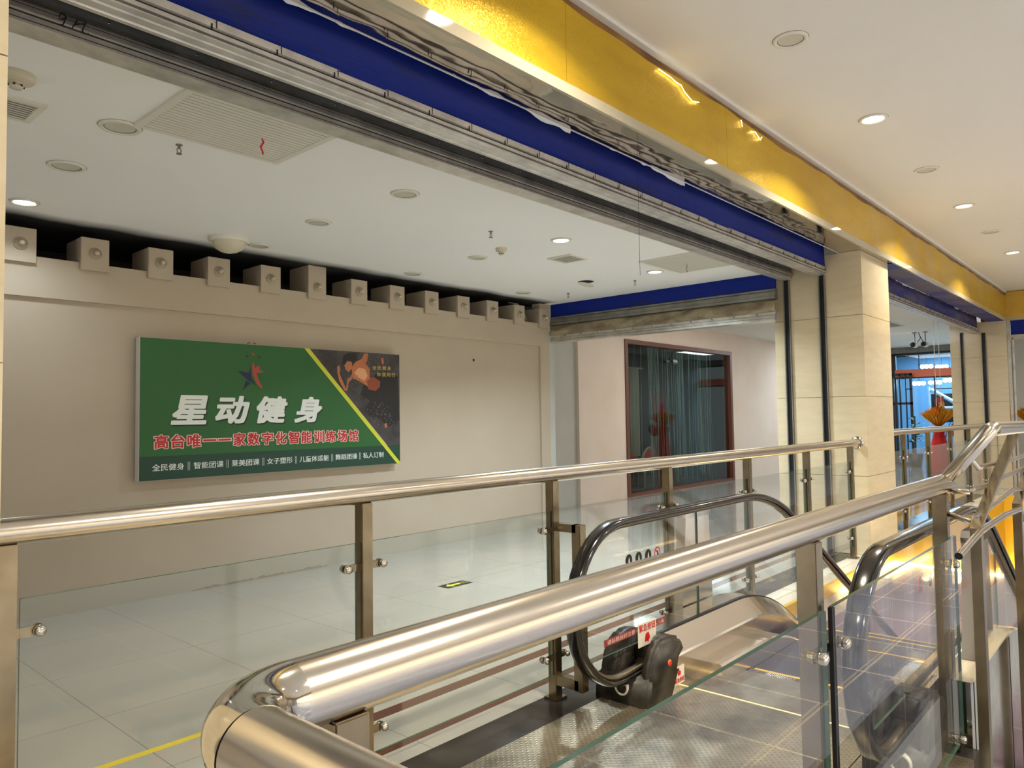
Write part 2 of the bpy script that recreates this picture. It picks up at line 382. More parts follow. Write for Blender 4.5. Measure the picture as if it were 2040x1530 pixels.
def text_mesh(txt, box, plane, mi_mat, parent, name='lettering', shear=0.0, fat=0.0, mats=None, spacing=1.0):
    """writing fitted to a box (u0,u1,v0,v1); plane(u,v) -> world point; fat thickens the strokes by that share of the height"""
    cu = bpy.data.curves.new(name, 'FONT'); cu.body = txt; cu.size = 1.0; cu.shear = shear; cu.space_character = spacing
    cu.resolution_u = 2
    o = bpy.data.objects.new(name, cu); COL.objects.link(o)
    dg = bpy.context.evaluated_depsgraph_get(); dg.update()
    me = bpy.data.meshes.new_from_object(o.evaluated_get(dg))
    bpy.data.objects.remove(o); bpy.data.curves.remove(cu)
    if not me.vertices: return None
    xs = [v.co.x for v in me.vertices]; ys = [v.co.y for v in me.vertices]
    x0, x1, y0, y1 = min(xs), max(xs), min(ys), max(ys)
    off = W[parent.name] if parent else Vector((0, 0, 0))
    F = fat*(box[3]-box[2])
    b0 = [(box[0]+F) + (v.co.x-x0)/(x1-x0+1e-9)*(box[1]-box[0]-2*F) for v in me.vertices]
    b1 = [(box[2]+F) + (v.co.y-y0)/(y1-y0+1e-9)*(box[3]-box[2]-2*F) for v in me.vertices]
    offs = [(0, 0)] if not fat else [(F*math.cos(k*math.pi/4)*(1.0 if k % 2 == 0 else 1.2), F*math.sin(k*math.pi/4)*(0.8 if k % 2 == 0 else 1.0)) for k in range(8)] + [(0, 0)]
    vs, fs = [], []
    o0 = Vector(plane(0, 0)); nn = (Vector(plane(1, 0))-o0).cross(Vector(plane(0, 1))-o0).normalized()
    for k, (du, dv) in enumerate(offs):
        n = len(vs); vs += [Vector(plane(u+du, v+dv)) - off + nn*(0.00012*k) for u, v in zip(b0, b1)]
        fs += [[n+i for i in p.vertices] for p in me.polygons]
    m2 = bpy.data.meshes.new(name); m2.from_pydata(vs, [], fs); m2.materials.append(MATS[mi_mat]); m2.update()
    bpy.data.meshes.remove(me)
    ob = bpy.data.objects.new(name, m2); COL.objects.link(ob); ob.parent = parent; W[ob.name] = off.copy()
    return ob

# ================================================================== STRUCTURE
XL, XR = -5.0, 15.9
WY = 6.15                                    # hall back wall
def S1(name, a, b, m, label=None): return struct(name, MB().box(a, b), m, label)
# floors
fl = MB(); fl.box((-5, 2.42, -0.3), (5.2, 7.6, 0)); fl.box((5.2, 2.66, -0.3), (26, 7.6, 0)); fl.box((14.6, 0.5, -0.3), (26, 2.66, 0)); struct('floor_hall', fl, 'floor_tile')
fc = MB(); fc.box((-8, -7, -.3), (2.62, .66, 0)); fc.box((2.62, -7, -.3), (26, .30, 0)); fc.box((14.7, .30, -.3), (26, .50, 0)); struct('floor_corridor', fc, 'floor_lilac'); S1('trim_19', (3.492, .66, -.3), (3.612, .80, -.001), 'stone_black')
S1('floor_landing', (-5, 0.66, -0.3), (0.6, 2.2, 0.0), 'floor_lilac')
S1('trim_1', (-5, 2.20, -0.3), (4.45, 2.42, 0.0), 'stone_black')
S1('trim_2', (4.45, 2.20, -0.3), (14.6, 2.42, 0.0), 'tile_white_edge')
S1('trim_3', (5.2, 2.42, -0.3), (14.6, 2.66, 0.0), 'stone_black')
S1('floor_lower', (-2, -1, -4.4), (20, 5, -4.2), 'floor_tile')
# yellow tape stuck on the floor
tag(MB().box((-0.5, 3.31, 0), (2.3, 3.35, 0.0012)).build('floor_tape', 'yellow_tape'), 'yellow tape line stuck across the white hall floor tiles', 'tape')
# ceilings
m = MATS['ceiling_white']; t, b = nt(m)                     # ceiling colour fades to black towards the cream wall, with a noisy edge
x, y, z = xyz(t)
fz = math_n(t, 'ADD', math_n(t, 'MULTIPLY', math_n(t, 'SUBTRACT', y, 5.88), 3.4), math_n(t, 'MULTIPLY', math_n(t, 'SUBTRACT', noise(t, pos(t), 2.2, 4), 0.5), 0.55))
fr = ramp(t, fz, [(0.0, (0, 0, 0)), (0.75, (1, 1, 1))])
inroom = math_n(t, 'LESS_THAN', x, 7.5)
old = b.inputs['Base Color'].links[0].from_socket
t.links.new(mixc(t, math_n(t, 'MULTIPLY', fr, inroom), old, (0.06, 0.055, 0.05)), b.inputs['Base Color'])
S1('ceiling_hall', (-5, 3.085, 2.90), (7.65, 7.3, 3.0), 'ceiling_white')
S1('ceiling_corridor', (-8, -7, 3.56), (26, 2.60, 3.66), 'ceiling_front')
S1('ceiling_back', (7.90, 3.10, 3.15), (26, 7.6, 3.25), 'ceiling_front')
# hall back wall with the recessed panel, return frame and ledge
wb = MB()
PX0, PX1, PZ1 = -3.0, 7.43, 2.338
wb.box((-5, WY+0.03, 0), (PX1, WY+0.13, 2.60))
wb.box((-5, WY, PZ1), (PX1, WY+0.03, 2.60)); wb.box((PX1, WY, 0), (7.62, WY+0.13, 2.90)); wb.box((-5, WY, 2.60), (PX1, WY+0.13, 2.635))
struct('wall_back', wb, 'wall_cream')
S1('baseboard_back', (-5, WY+0.015, 0), (7.425, WY+0.029, 0.17), 'baseboard_paint')
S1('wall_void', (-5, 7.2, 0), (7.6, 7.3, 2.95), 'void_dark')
S1('wall_left', (-5.1, 2.6, 0), (-5, 7.3, 3.0), 'wall_cream')
S1('wall_end', (7.62, WY, 0), (7.72, 7.3, 2.95), 'wall_grey')
# room beyond
wy2 = 7.112
ww = MB(); ww.box((9.54, wy2, 0), (10.89, wy2+0.15, 3.15)); ww.box((15.06, wy2, 0), (26, wy2+0.15, 3.15)); ww.box((10.89, wy2, 2.75), (15.06, wy2+0.15, 3.15))
struct('wall_far', ww, 'wall_pink')
S1('wall_recess', (7.62, wy2+0.06, 0), (9.54, wy2+0.16, 3.15), 'wall_grey')
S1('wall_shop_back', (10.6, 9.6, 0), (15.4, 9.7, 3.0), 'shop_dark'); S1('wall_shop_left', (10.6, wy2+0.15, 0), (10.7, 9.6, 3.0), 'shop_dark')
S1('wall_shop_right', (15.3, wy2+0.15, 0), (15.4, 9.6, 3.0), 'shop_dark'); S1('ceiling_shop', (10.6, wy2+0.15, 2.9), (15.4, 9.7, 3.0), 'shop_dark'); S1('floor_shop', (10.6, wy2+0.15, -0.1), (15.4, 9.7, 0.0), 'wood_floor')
# well of the escalator
struct('trim_4', MB().prism([(4.45, -.002), (4.45, -.08), (8.2, -.10), (14.57, -1.33), (14.57, -.002)], 2.17, 2.20, 'y'), 'gold_plain')
S1('wall_well_far', (3.0, 2.205, -4.2), (14.6, 2.30, -0.30), 'lilac_wall')
S1('wall_well_near', (2.62, 0.31, -4.2), (14.6, 0.66, -0.9), 'lilac_wall')
S1('wall_well_end', (14.6, 0.6, -4.2), (14.7, 2.2, -0.30), 'lilac_wall')
S1('trim_5', (14.57, 0.66, -1.33), (14.6, 2.17, -0.002), 'gold_plain')
l = MB(); l.prism([(6.6, -.088), (6.6, -.108), (8.2, -.122), (14.5, -1.34), (14.5, -1.30), (8.2, -.098)], 2.145, 2.165, 'y'); struct('trim_6', l, 'led_gold')
l = MB(); l.box((14.545, 0.7, -1.335), (14.565, 2.14, -1.305)); struct('trim_7', l, 'led_gold')
# corridor back side (behind the viewer, seen in reflections)
S1('wall_shopfront', (-8, -6.9, 0), (26, -6.8, 3.56), 'tile_cream'); S1('trim_8', (-8, -6.8, 3.0), (26, -6.74, 3.5), 'gold_plain'); S1('trim_9', (-8, -6.8, 2.75), (26, -6.72, 3.0), 'blue_canvas')
S1('wall_corridor_left', (-8.1, -7, 0), (-8, 2.3, 3.56), 'wall_cream')

# ---- beam over the shop front
bm_ = MB(); bm_.box((-8, 2.225, 3.05), (XR, 2.474, 3.56)); struct('wall_beam', bm_, 'stain_brown')
gp = MB()
edges = [-8, -6.1, -4.3, -2.5, -0.7, 1.1, 2.9, 4.69, 6.48, 8.28, 10.08, 11.9, 13.7, 15.9]
for i in range(len(edges)-1):
    a, c = edges[i]+0.0015, edges[i+1]-0.0015; n = 14
    top = [(a+(c-a)*k/n, 3.485 + 0.010*math.sin(3.1*(a+(c-a)*k/n)) + 0.006*math.sin(9.7*(a+(c-a)*k/n))) for k in range(n+1)]
    gp.prism([(c, 3.075), (a, 3.075)] + top, 2.200, 2.222)
struct('trim_10', gp, 'gold_glitter')
gp = MB(); gp.box((15.88, -5, 3.075), (15.90, 2.2, 3.545)); struct('trim_11', gp, 'gold_glitter')
S1('wall_end_beam', (15.9, -7, 3.02), (16.2, 2.6, 3.56), 'stain_brown')
S1('trim_12', (-8, 2.192, 3.018), (15.9, 2.212, 3.075), 'trim_cream')
S1('trim_13', (15.872, -5, 3.018), (15.9, 2.192, 3.075), 'trim_cream')
S1('trim_14', (-8, 2.185, 3.540), (15.9, 2.225, 3.56), 'ceiling_front')
S1('trim_15', (-8, 2.212, 3.030), (15.9, 2.478, 3.048), 'soffit_mirror')
S1('trim_16', (-8, 2.60, 3.30), (16, 3.06, 3.36), 'steel_dark')

# ---- tiled pillars
def pillar(name, x0, x1, y0, y1, ztop, slots, label=None):
    mb = MB(); g = 0.0022
    mb.box((x0+0.006, y0+0.006, 0), (x1-0.006, y1-0.006, ztop), 1)
    cuts = [0, 0.775, 1.568, 2.385, ztop]
    for a, c in zip(cuts[:-1], cuts[1:]): mb.box((x0, y0, a+g), (x1, y1, c-g), 0)
    return struct(name, mb, ['tile_cream', 'grout'])
pillar('wall_pillar_1', 7.78, 8.71, 2.27, 3.165, 3.03, 1)
pillar('wall_pillar_2', 15.8, 16.2, 2.20, 3.09, 3.03, 1)
pillar('wall_pillar_3', -0.40, 0.545, 2.27, 3.165, 3.03, 1)

# ---- shutter tracks let into the pillar faces
def guide(x, y0, y1, z1, s, label):
    mb = MB(); d = 0.028*s
    mb.box((x, y0, 0), (x-d, y0+0.008, z1)); mb.box((x, y1-0.008, 0), (x-d, y1, z1)); mb.box((x, y0, 0), (x-0.006*s, y1, z1), 1)
    return tag(mb.build('shutter_guide_rail', ['steel_dark', 'black']), label, 'guide rail', 'shutter guide rails on the tiled pillars')
guide(7.78, 2.622, 2.688, 2.83, 1, 'black shutter guide rail nearest the corner on the middle tiled pillar')
guide(7.78, 2.988, 3.054, 2.86, 1, 'black shutter guide rail further back on the middle tiled pillar')
guide(15.8, 2.515, 2.585, 2.83, 1, 'black shutter guide rail nearest the corner on the far right tiled pillar')
guide(15.8, 2.872, 2.924, 2.86, 1, 'black shutter guide rail further back on the far right tiled pillar')

# ---- rolled-up fire shutters: blue canvas face, ribbed steel bottom bar
def outer_shutter(x0, x1, mblue, label, z0=2.905, y=2.63):
    r = empty('shutter_header', ((x0+x1)/2, y+0.05, 2.80), label, 'shutter', 'rolled up shutters over the openings')
    mb = MB(); n = int((x1-x0)/0.12)
    for k in range(n):
        a = x0+(x1-x0)*k/n; c = x0+(x1-x0)*(k+1)/n
        f = lambda xx: y + 0.010*math.sin(2.1*xx) + 0.006*math.sin(5.3*xx+1)
        mb.add([(a, f(a), z0), (c, f(c), z0), (c, f(c)+0.01, 3.29), (a, f(a)+0.01, 3.29), (a, f(a)+0.01, z0), (c, f(c)+0.01, z0)], [(0, 1, 2, 3), (0, 4, 5, 1)], 0, True)
    mb.build('canvas', mblue, r)
    prof = [(y-0.012, 2.912), (y-0.012, 2.900), (y-0.018, 2.897), (y-0.018, 2.878), (y-0.010, 2.874), (y-0.010, 2.866), (y-0.020, 2.862), (y-0.020, 2.846), (y-0.004, 2.842), (y-0.004, 2.834),
            (y-0.026, 2.832), (y-0.026, 2.826), (y+0.0, 2.824), (y+0.004, 2.829), (y+0.012, 2.829), (y+0.016, 2.823), (y+0.05, 2.821), (y+0.054, 2.827), (y+0.060, 2.827), (y+0.064, 2.819), (y+0.085, 2.819), (y+0.085, 2.912)]
    mb = MB(); mb.prism(prof, x0, x1, 'x')
    k = mb; xx = x0+0.2
    for gz, gy in ((2.870, y-0.0115), (2.838, y-0.0055), (2.8955, y-0.0145)): mb.box((x0, gy-.001, gz-.0022), (x1, gy+.004, gz+.0022), 1)  # black strips laid in the grooves as shade between the ribs
    while xx < x1: k.box((xx, y-0.0195, 2.878), (xx+0.004, y-0.0175, 2.908), 1); k.box((xx-0.02, y-0.0205, 2.868), (xx-0.014, y-0.0175, 2.890), 1); xx += 0.27
    mb.build('bottom_bar', ['steel_galv', 'black'], r)
    return r
outer_shutter(0.545, 7.775, 'blue_canvas', 'long rolled up shutter with deep blue canvas over the hall opening')
outer_shutter(8.71, 15.795, 'blue_canvas_dusty', 'rolled up shutter with dusty stained blue canvas over the right opening')
def inner_shutter(x0, x1, label, y=2.97):
    r = empty('shutter_box', ((x0+x1)/2, y, 2.83), label, 'shutter', 'inner shutters')
    mb = MB(); mb.prism([(y, 3.28), (y, 2.947), (y+0.02, 2.946), (y+0.10, 2.946), (y+0.10, 3.28)], x0, x1, 'x'); mb.build('upper_strip', 'steel_galv_dull', r)
    mb = MB(); mb.prism([(y-0.006, 2.945), (y-0.006, 2.912), (y+0.02, 2.912), (y+0.02, 2.945)], x0, x1, 'x'); mb.build('dark_angle', 'steel_dark', r)
    xx = x0+0.15
    while xx < x1: q = MB(); q.lathe((xx, y-0.006, 2.930), [(0.006, 0), (0.006, -0.004), (0.003, -0.006)], 8, 0, 'y'); q.build('rivet', 'steel_polished', r); xx += 0.34
    prof = [(y-0.010, 2.911), (y-0.016, 2.908), (y-0.020, 2.900), (y-0.006, 2.895), (y-0.006, 2.888), (y-0.012, 2.885), (y-0.012, 2.872), (y-0.022, 2.868), (y-0.022, 2.862), (y-0.006, 2.858), (y-0.006, 2.836), (y-0.012, 2.832), (y-0.012, 2.822), (y+0.10, 2.822), (y+0.10, 2.911)]
    mb = MB(); mb.prism(prof, x0, x1, 'x')
    for gz, gy in ((2.8865, y-.009), (2.8575, y-.0095), (2.834, y-.009)): mb.box((x0, gy-.0012, gz-.002), (x1, gy+.004, gz+.002), 1)  # black strips painted in for the shade of the rib grooves
    mb.prism([(y-.022, 2.898), (y-.012, 2.893), (y-.010, 2.900), (y-.018, 2.905)], x0, x1, 'x', 2); mb.build('bottom_bar', ['steel_galv', 'black', 'steel_polished'], r)  # polished strip added to give the ribs a highlight line
    sc = MB()
    P = lambda u, v: (0.86+u, y-0.0235, 2.842+v)
    for s in ([(0, 0.038), (0.012, 0.055), (0.025, 0.045), (0.012, 0.030), (0.0, 0.030)], [(0.025, 0.045), (0.015, 0.012), (0.006, 0.010)], [(0.045, 0.012), (0.062, 0.050)], [(0.055, 0.030), (0.085, 0.044)], [(0.092, 0.054), (0.078, 0.016), (0.088, 0.006), (0.10, 0.012)]):
        sc.tube([P(*q) for q in s], 0.0022, 6)
    sc.build('marker_scrawl', 'ink_dark', r)
    return r
inner_shutter(0.545, 7.775, 'dull steel inner shutter bar with dark riveted strip along the hall ceiling edge')
# far shutter, seen across the hall
r = empty('shutter_header', (7.72, 4.65, 2.39), 'far rolled up shutter with beige canvas roll at the end of the hall', 'shutter')
mb = MB(); mb.box((7.66, 3.098, 2.735), (7.69, 6.15, 3.0)); mb.build('canvas', 'blue_canvas', r)
mb = MB(); mb.prism([(7.655, 2.735), (7.640, 2.728), (7.640, 2.712), (7.656, 2.708), (7.656, 2.700), (7.640, 2.697), (7.640, 2.66), (7.63, 2.655), (7.63, 2.625), (7.72, 2.622), (7.72, 2.735)], 3.098, 6.15, 'y'); mb.build('upper_bar', 'steel_galv_dull', r)
mb = MB(); n = 40; k = 12; vs = []
for i in range(n+1):
    yy = 3.098+(6.15-3.098)*i/n
    for j in range(k+1):
        a = -math.pi/2 + math.pi*j/k; bulge = 1 + 0.25*math.sin(yy*7+j*0.8) + 0.18*math.sin(yy*17+j)
        vs.append((7.67-0.045*math.cos(a)*bulge, yy, 2.548+0.075*math.sin(a)))
mb.add(vs, [[i*(k+1)+j, i*(k+1)+j+1, (i+1)*(k+1)+j+1, (i+1)*(k+1)+j] for i in range(n) for j in range(k)], 0, True)
mb.build('canvas_roll', 'canvas_beige', r)
mb = MB(); mb.prism([(7.640, 2.485), (7.640, 2.455), (7.650, 2.451), (7.650, 2.446), (7.638, 2.442), (7.638, 2.428), (7.648, 2.425), (7.648, 2.419), (7.636, 2.415), (7.636, 2.395), (7.74, 2.392), (7.74, 2.485)], 3.098, 6.15, 'y'); mb.build('bottom_bar', 'steel_galv', r)
yy = 3.3
while yy < 6.1: mb = MB(); mb.lathe((7.640, yy, 2.470), [(0.009, 0), (0.009, -0.006), (0.004, -0.008)], 8, 0, 'x'); mb.build('bolt', 'steel_dark', r); yy += 0.26
# torn white film hanging from the soffit edge
def film(x0, x1, label, seed):
    rnd = random.Random(seed); mb = MB(); n = int((x1-x0)/0.05); h = 0.0; pts = []
    for i in range(n+1):
        h = max(0.002, min(0.030, h+rnd.uniform(-0.009, 0.009)))
        pts.append((x0+(x1-x0)*i/n, h * (1 if rnd.random() > 0.12 else 0.1), rnd.uniform(-0.006, 0.006)))
    vs = []
    for (xx, hh, dy) in pts: vs += [(xx, 2.479, 3.032), (xx, 2.481+dy, 3.030-hh)]
    mb.add(vs, [[2*i, 2*i+2, 2*i+3, 2*i+1] for i in range(n)], 0, True)
    return tag(mb.build('torn_film', 'torn_film', recalc=False), label, 'film', 'torn film along the soffit')
film(1.15, 1.85, 'torn white film strip on the soffit edge, leftmost of the torn strips', 1); film(2.38, 3.3, 'longest crumpled white film strip torn along the soffit edge', 2); film(3.5, 4.6, 'torn white film strip on the soffit edge near the hanging thread', 3)
film(9.6, 11.5, 'torn white film strip over the dusty blue canvas', 4); film(12.6, 14.6, 'torn white film strip near the far right tiled pillar', 5)
S1('trim_17', (0.5, 2.478, 3.026), (15.8, 2.482, 3.0295), 'torn_film')
S1('trim_18', (8.72, 2.215, 3.022), (15.79, 2.476, 3.0285), 'blue_canvas_dusty')
tag(MB().tube([(4.03, 2.5, 3.03), (4.028, 2.5, 2.6), (4.03, 2.5, 2.3)], 0.0013, 5).build('thread', 'ink_dark'), 'thin dark thread hanging in front of the blue canvas', 'thread')
# bits of lit strip lying loose on the fascia
def led(pts, label):
    mb = MB(); mb.tube([(p[0], 2.188, p[1]) for p in pts], 0.0022, 6); tag(mb.build('loose_light_strip', 'led_loose'), label, 'light strip', 'loose lit strips on the gold fascia')
led([(3.78, 3.452), (3.93, 3.450), (3.98, 3.441), (4.05, 3.443), (4.09, 3.415), (4.19, 3.385), (4.28, 3.407)], 'longest loose lit strip curling below the gold fascia top')
led([(4.90, 3.475), (4.92, 3.432)], 'short upright lit strip on the gold fascia'); led([(5.06, 3.44), (5.14, 3.455), (5.22, 3.42), (5.25, 3.45)], 'zigzag loose lit strip on the gold fascia')
# end opening frame beyond the right pillar
r = empty('framed_shop_opening', (15.9, 1.2, 0), 'steel framed shop opening with blue canvas header at the corridor end', 'shutter')
mb = MB(); mb.box((15.86, -4, 2.76), (15.88, 2.14, 3.02)); mb.build('canvas', 'blue_canvas', r)
mb = MB(); mb.box((15.84, -4, 2.68), (15.9, 2.17, 2.76)); mb.build('top_bar', 'steel_galv', r)
mb = MB(); mb.box((15.82, 2.145, 0), (15.86, 2.185, 3.02)); mb.box((15.84, 2.10, 0), (15.88, 2.125, 2.7)); mb.build('side_post', 'steel_galv', r)
S1('wall_right_room', (19.5, -4, 0), (19.6, 2.6, 3.1), 'wall_grey')
S1('wall_right_side', (16.2, 2.80, 0), (21.8, 2.90, 3.15), 'wall_grey')

# ================================================================== HALL: beam-end boxes with lampholders
def end_box(i, label):
    x0 = 1.466 + 0.4935*i; x1 = x0+0.198; zt = 2.898 if i == 5 else 2.828
    r = empty('beam_end_block', (x0+0.1, 6.12, 2.575), label, 'block', 'cream blocks along the wall ledge')
    mb = MB(); mb.cbox((x0, 6.118, 2.578), (x1, WY, zt), 0.002); mb.box((x0+0.001, WY+0.001, 2.6355), (x1-0.001, 6.45, zt-0.001)); mb.build('block', 'wall_cream', r)
    cx_, cz = x0+0.098, 2.708 - (0.018 if i == 5 else 0)
    h = MB(); h.lathe((cx_, 6.118, cz), [(0.047, 0), (0.047, -0.005), (0.043, -0.009), (0.022, -0.012), (0.020, -0.030)], 20, 0, 'y')
    for sx in (-0.032, 0.032): h.box((cx_+sx-0.006, 6.1075, cz-0.002), (cx_+sx+0.006, 6.1095, cz+0.002), 1)
    hp = h.build('lampholder', ['holder_cream', 'black'], r)
    h = MB(); h.lathe((cx_, 6.088, cz), [(0.016, 0), (0.0165, -0.010), (0.016, -0.022), (0.011, -0.033), (0.003, -0.037)], 16, 0, 'y'); h.build('bulb', 'plastic_cream', hp)
ordn = ['leftmost cream block with round lampholder on the wall ledge', 'second cream ledge block from the left, with round lampholder', 'third cream ledge block from the left, above the left end of the green sign',
        'fourth cream ledge block from the left, with round lampholder', 'fifth cream ledge block, just left of the taller block', 'taller cream block reaching up to the ceiling above the green sign',
        'cream ledge block just right of the taller block', 'second cream ledge block right of the taller block', 'third cream ledge block right of the taller block', 'fourth cream ledge block right of the taller block',
        'third cream ledge block from the far wall corner', 'second cream ledge block from the far wall corner, cable beside it', 'rightmost cream ledge block at the far wall corner']
for i, l_ in enumerate(ordn): end_box(i, l_)
cb = MB(); cb.tube([(6.98, 6.3, 2.88), (7.05, 6.2, 2.86), (7.13, 6.17, 2.76), (7.22, 6.2, 2.66)], 0.006, 8)
tag(cb.build('loose_cable', 'plastic_cream'), 'pale loose cable hanging behind the blocks near the far wall corner', 'cable')
tag(MB().lathe((6.22, WY+0.0295, 2.097), [(0.018, 0), (0.016, -0.001)], 14, 0, 'y').build('wall_hole', 'black'), 'small dark drilled hole in the cream wall right of the sign', 'hole')
def wallnub(x, z):
    return MB().lathe((x, WY, z), [(0.010, 0), (0.008, -0.008), (0.003, -0.010)], 8, 0, 'y').build('wall_hook', 'plastic_cream')
for x_, l_ in ((2.35, 'small hook on the wall groove above the sign, left one'), (3.55, 'small hook on the wall groove above the sign, middle one'), (6.30, 'small hook on the wall groove toward the far corner')):
    tag(wallnub(x_, 2.345), l_, 'hook', 'small hooks along the wall groove')

# ---- the green sign
SX0, SX1, SZ0, SZ1, SY = 2.372, 5.010, 0.944, 2.092, 6.080
sign = empty('wall_sign', ((SX0+SX1)/2, WY, SZ0), 'large green gym sign board with white and red writing on the cream wall', 'sign')
mb = MB(); mb.cbox((SX0, SY, SZ0), (SX1, WY, SZ1), 0.004); mb.build('board', 'sign_side', sign)
def flat(name, pts, d, m): 
    mb = MB(); y1 = SY-d; mb.prism([(p[0], p[1]) for p in pts], y1, y1+0.0006, 'y'); return mb.build(name, m, sign)
flat('green_panel', [(SX0+.006, 1.139), (4.834, 1.139), (3.861, SZ1-.004), (SX0+.006, SZ1-.004)], 0.0010, 'sign_green')
flat('deep_green_band', [(SX0+.006, SZ0+.004), (SX1-.004, SZ0+.004), (SX1-.004, 1.139), (SX0+.006, 1.139)], 0.0010, 'sign_deep')
poster = flat('poster_photo', [(3.915, SZ1-.004), (SX1-.004, SZ1-.004), (SX1-.004, 1.139), (4.84, 1.139)], 0.0010, 'poster_dark')
flat('yellow_stripe', [(3.861, SZ1-.004), (3.917, SZ1-.004), (SX1-.004, 0.958), (SX1-.004, 0.948), (4.962, 0.948)], 0.0022, 'sign_yellow')
PL = lambda d: (lambda u, v: (u, SY-d, v))
def sp(name, pts, d, m, par=None):
    mb = MB(); mb.prism(pts, SY-d, SY-d+0.0005, 'y'); return mb.build(name, m, par or sign)
# printed athlete: cap, face, torso and arm, raised arm, hand, dark leggings, shoe, speckles
sp('printed_figure', [(4.62, 1.60), (4.50, 1.66), (4.56, 1.78), (4.74, 1.90), (4.98, 1.86), (5.0, 1.40), (4.86, 1.33), (4.72, 1.42), (4.60, 1.45), (4.56, 1.52)], 0.0024, 'poster_black')
sp('printed_figure', [(4.28, 1.95), (4.30, 2.04), (4.36, 2.075), (4.45, 2.07), (4.47, 2.00), (4.42, 1.96), (4.36, 1.985), (4.32, 1.955)], 0.0026, 'poster_black')
sp('printed_figure', [(4.31, 1.945), (4.345, 1.99), (4.40, 1.985), (4.405, 1.92), (4.36, 1.88), (4.325, 1.905)], 0.0028, 'print_skin')
sp('printed_figure', [(4.40, 1.93), (4.44, 1.985), (4.52, 2.02), (4.55, 2.075), (4.595, 2.08), (4.60, 2.04), (4.57, 1.97), (4.615, 1.93), (4.62, 1.82), (4.66, 1.76), (4.60, 1.74), (4.50, 1.79), (4.41, 1.82), (4.36, 1.78), (4.345, 1.70), (4.325, 1.69), (4.345, 1.81), (4.40, 1.86)], 0.0030, 'print_skin')
sp('printed_figure', [(4.43, 1.88), (4.48, 1.93), (4.56, 1.92), (4.59, 1.85), (4.55, 1.80), (4.46, 1.84)], 0.0032, 'print_skin_light')
sp('printed_figure', [(4.58, 1.80), (4.66, 1.845), (4.75, 1.80), (4.745, 1.74), (4.69, 1.70), (4.60, 1.715)], 0.0031, 'print_rust')
sp('printed_figure', [(4.225, 1.93), (4.25, 1.945), (4.262, 1.91), (4.255, 1.86), (4.30, 1.77), (4.33, 1.71), (4.315, 1.69), (4.25, 1.79), (4.228, 1.87)], 0.0029, 'print_skin')
sp('printed_figure', [(4.765, 2.035), (4.79, 2.05), (4.80, 2.0), (4.785, 1.965), (4.77, 1.99)], 0.0029, 'print_skin')
sp('printed_figure', [(4.80, 1.36), (4.83, 1.37), (4.84, 1.33), (4.81, 1.32)], 0.0029, 'print_skin')
spk = MB(); rnd = random.Random(3)
for _ in range(150):
    cx_, cz, sx, sz = random.choice(((4.72, 1.50, .12, .07), (4.42, 1.80, .08, .05), (4.66, 2.0, .10, .04), (4.80, 1.45, .10, .08)))
    x_ = cx_+rnd.gauss(0, sx*.7); z_ = cz+rnd.gauss(0, sz*.7); s_ = rnd.uniform(.003, .009)
    if z_ > 2.08 or x_ > 4.99: continue
    spk.prism([(x_-s_, z_), (x_, z_-s_*.8), (x_+s_, z_+.2*s_), (x_, z_+s_)], SY-.0036, SY-.0032, 'y')
tag(spk.build('printed_speckles', 'print_grey', sign), kind='stuff')
# logo: navy half star, red dancing figure, three small stars
sp('logo_star', [(3.195, 1.851), (3.300, 1.836), (3.318, 1.893), (3.326, 1.79), (3.372, 1.724), (3.285, 1.775)], 0.0030, 'sign_navy')
sp('logo_star', [(3.247, 1.684), (3.274, 1.768), (3.318, 1.744)], 0.0030, 'sign_navy')
sp('logo_figure', [(3.345, 1.943), (3.332, 1.90), (3.337, 1.82), (3.375, 1.745), (3.418, 1.701), (3.432, 1.710), (3.398, 1.765), (3.374, 1.838), (3.452, 1.848), (3.40, 1.866), (3.407, 1.888), (3.390, 1.906), (3.372, 1.897), (3.362, 1.875)], 0.0030, 'sign_red_soft')
def star(cx_, cz, r_, m_):
    pts = []
    for k in range(10):
        a = math.pi/2+k*math.pi/5; rr = r_ if k % 2 == 0 else r_*.42; pts.append((cx_+rr*math.cos(a), cz+rr*math.sin(a)))
    sp('logo_small_star', pts, 0.0030, m_)
star(3.285, 1.982, .017, 'sign_navy'); star(3.342, 2.004, .020, 'sign_red_soft'); star(3.399, 1.983, .017, 'sign_navy')
# title, shadow first
for ch, (a, c) in zip('星动健身', ((2.62, 2.930), (2.993, 3.310), (3.373, 3.684), (3.751, 4.055))):
    for d, dx, dz, m_ in ((0.0026, .010, -.012, 'sign_shadow'), (0.0034, 0, 0, 'sign_white')):
        text_mesh(ch, (a+dx, c+dx, 1.386+dz, 1.634+dz), PL(d), m_, sign, 'title_shadow' if dx else 'title_character', shear=0.18, fat=0.046)
s2 = '高台唯一一家数字化智能训练场馆'; wd = (4.484-2.482)/15
for i, ch in enumerate(s2):
    a = 2.482+wd*i; one = ch == '一'
    z0, z1 = (1.246, 1.262) if one else (1.197, 1.309)
    for d, e, m_ in ((0.0026, .007, 'sign_pink'), (0.0034, 0, 'sign_red')):
        text_mesh(ch, (a+.008-e, a+wd-.012+e, z0-e, z1+e), PL(d), m_, sign, 'slogan_outline' if e else 'slogan_character', fat=0.075 if e else 0.030)
segs = [('全民健身', 2.476, 2.731), ('智能团课', 2.811, 3.069), ('莱美团课', 3.142, 3.402), ('女子塑形', 3.477, 3.732), ('儿童体适能', 3.807, 4.126), ('舞蹈团操', 4.202, 4.457), ('私人订制', 4.529, 4.786)]
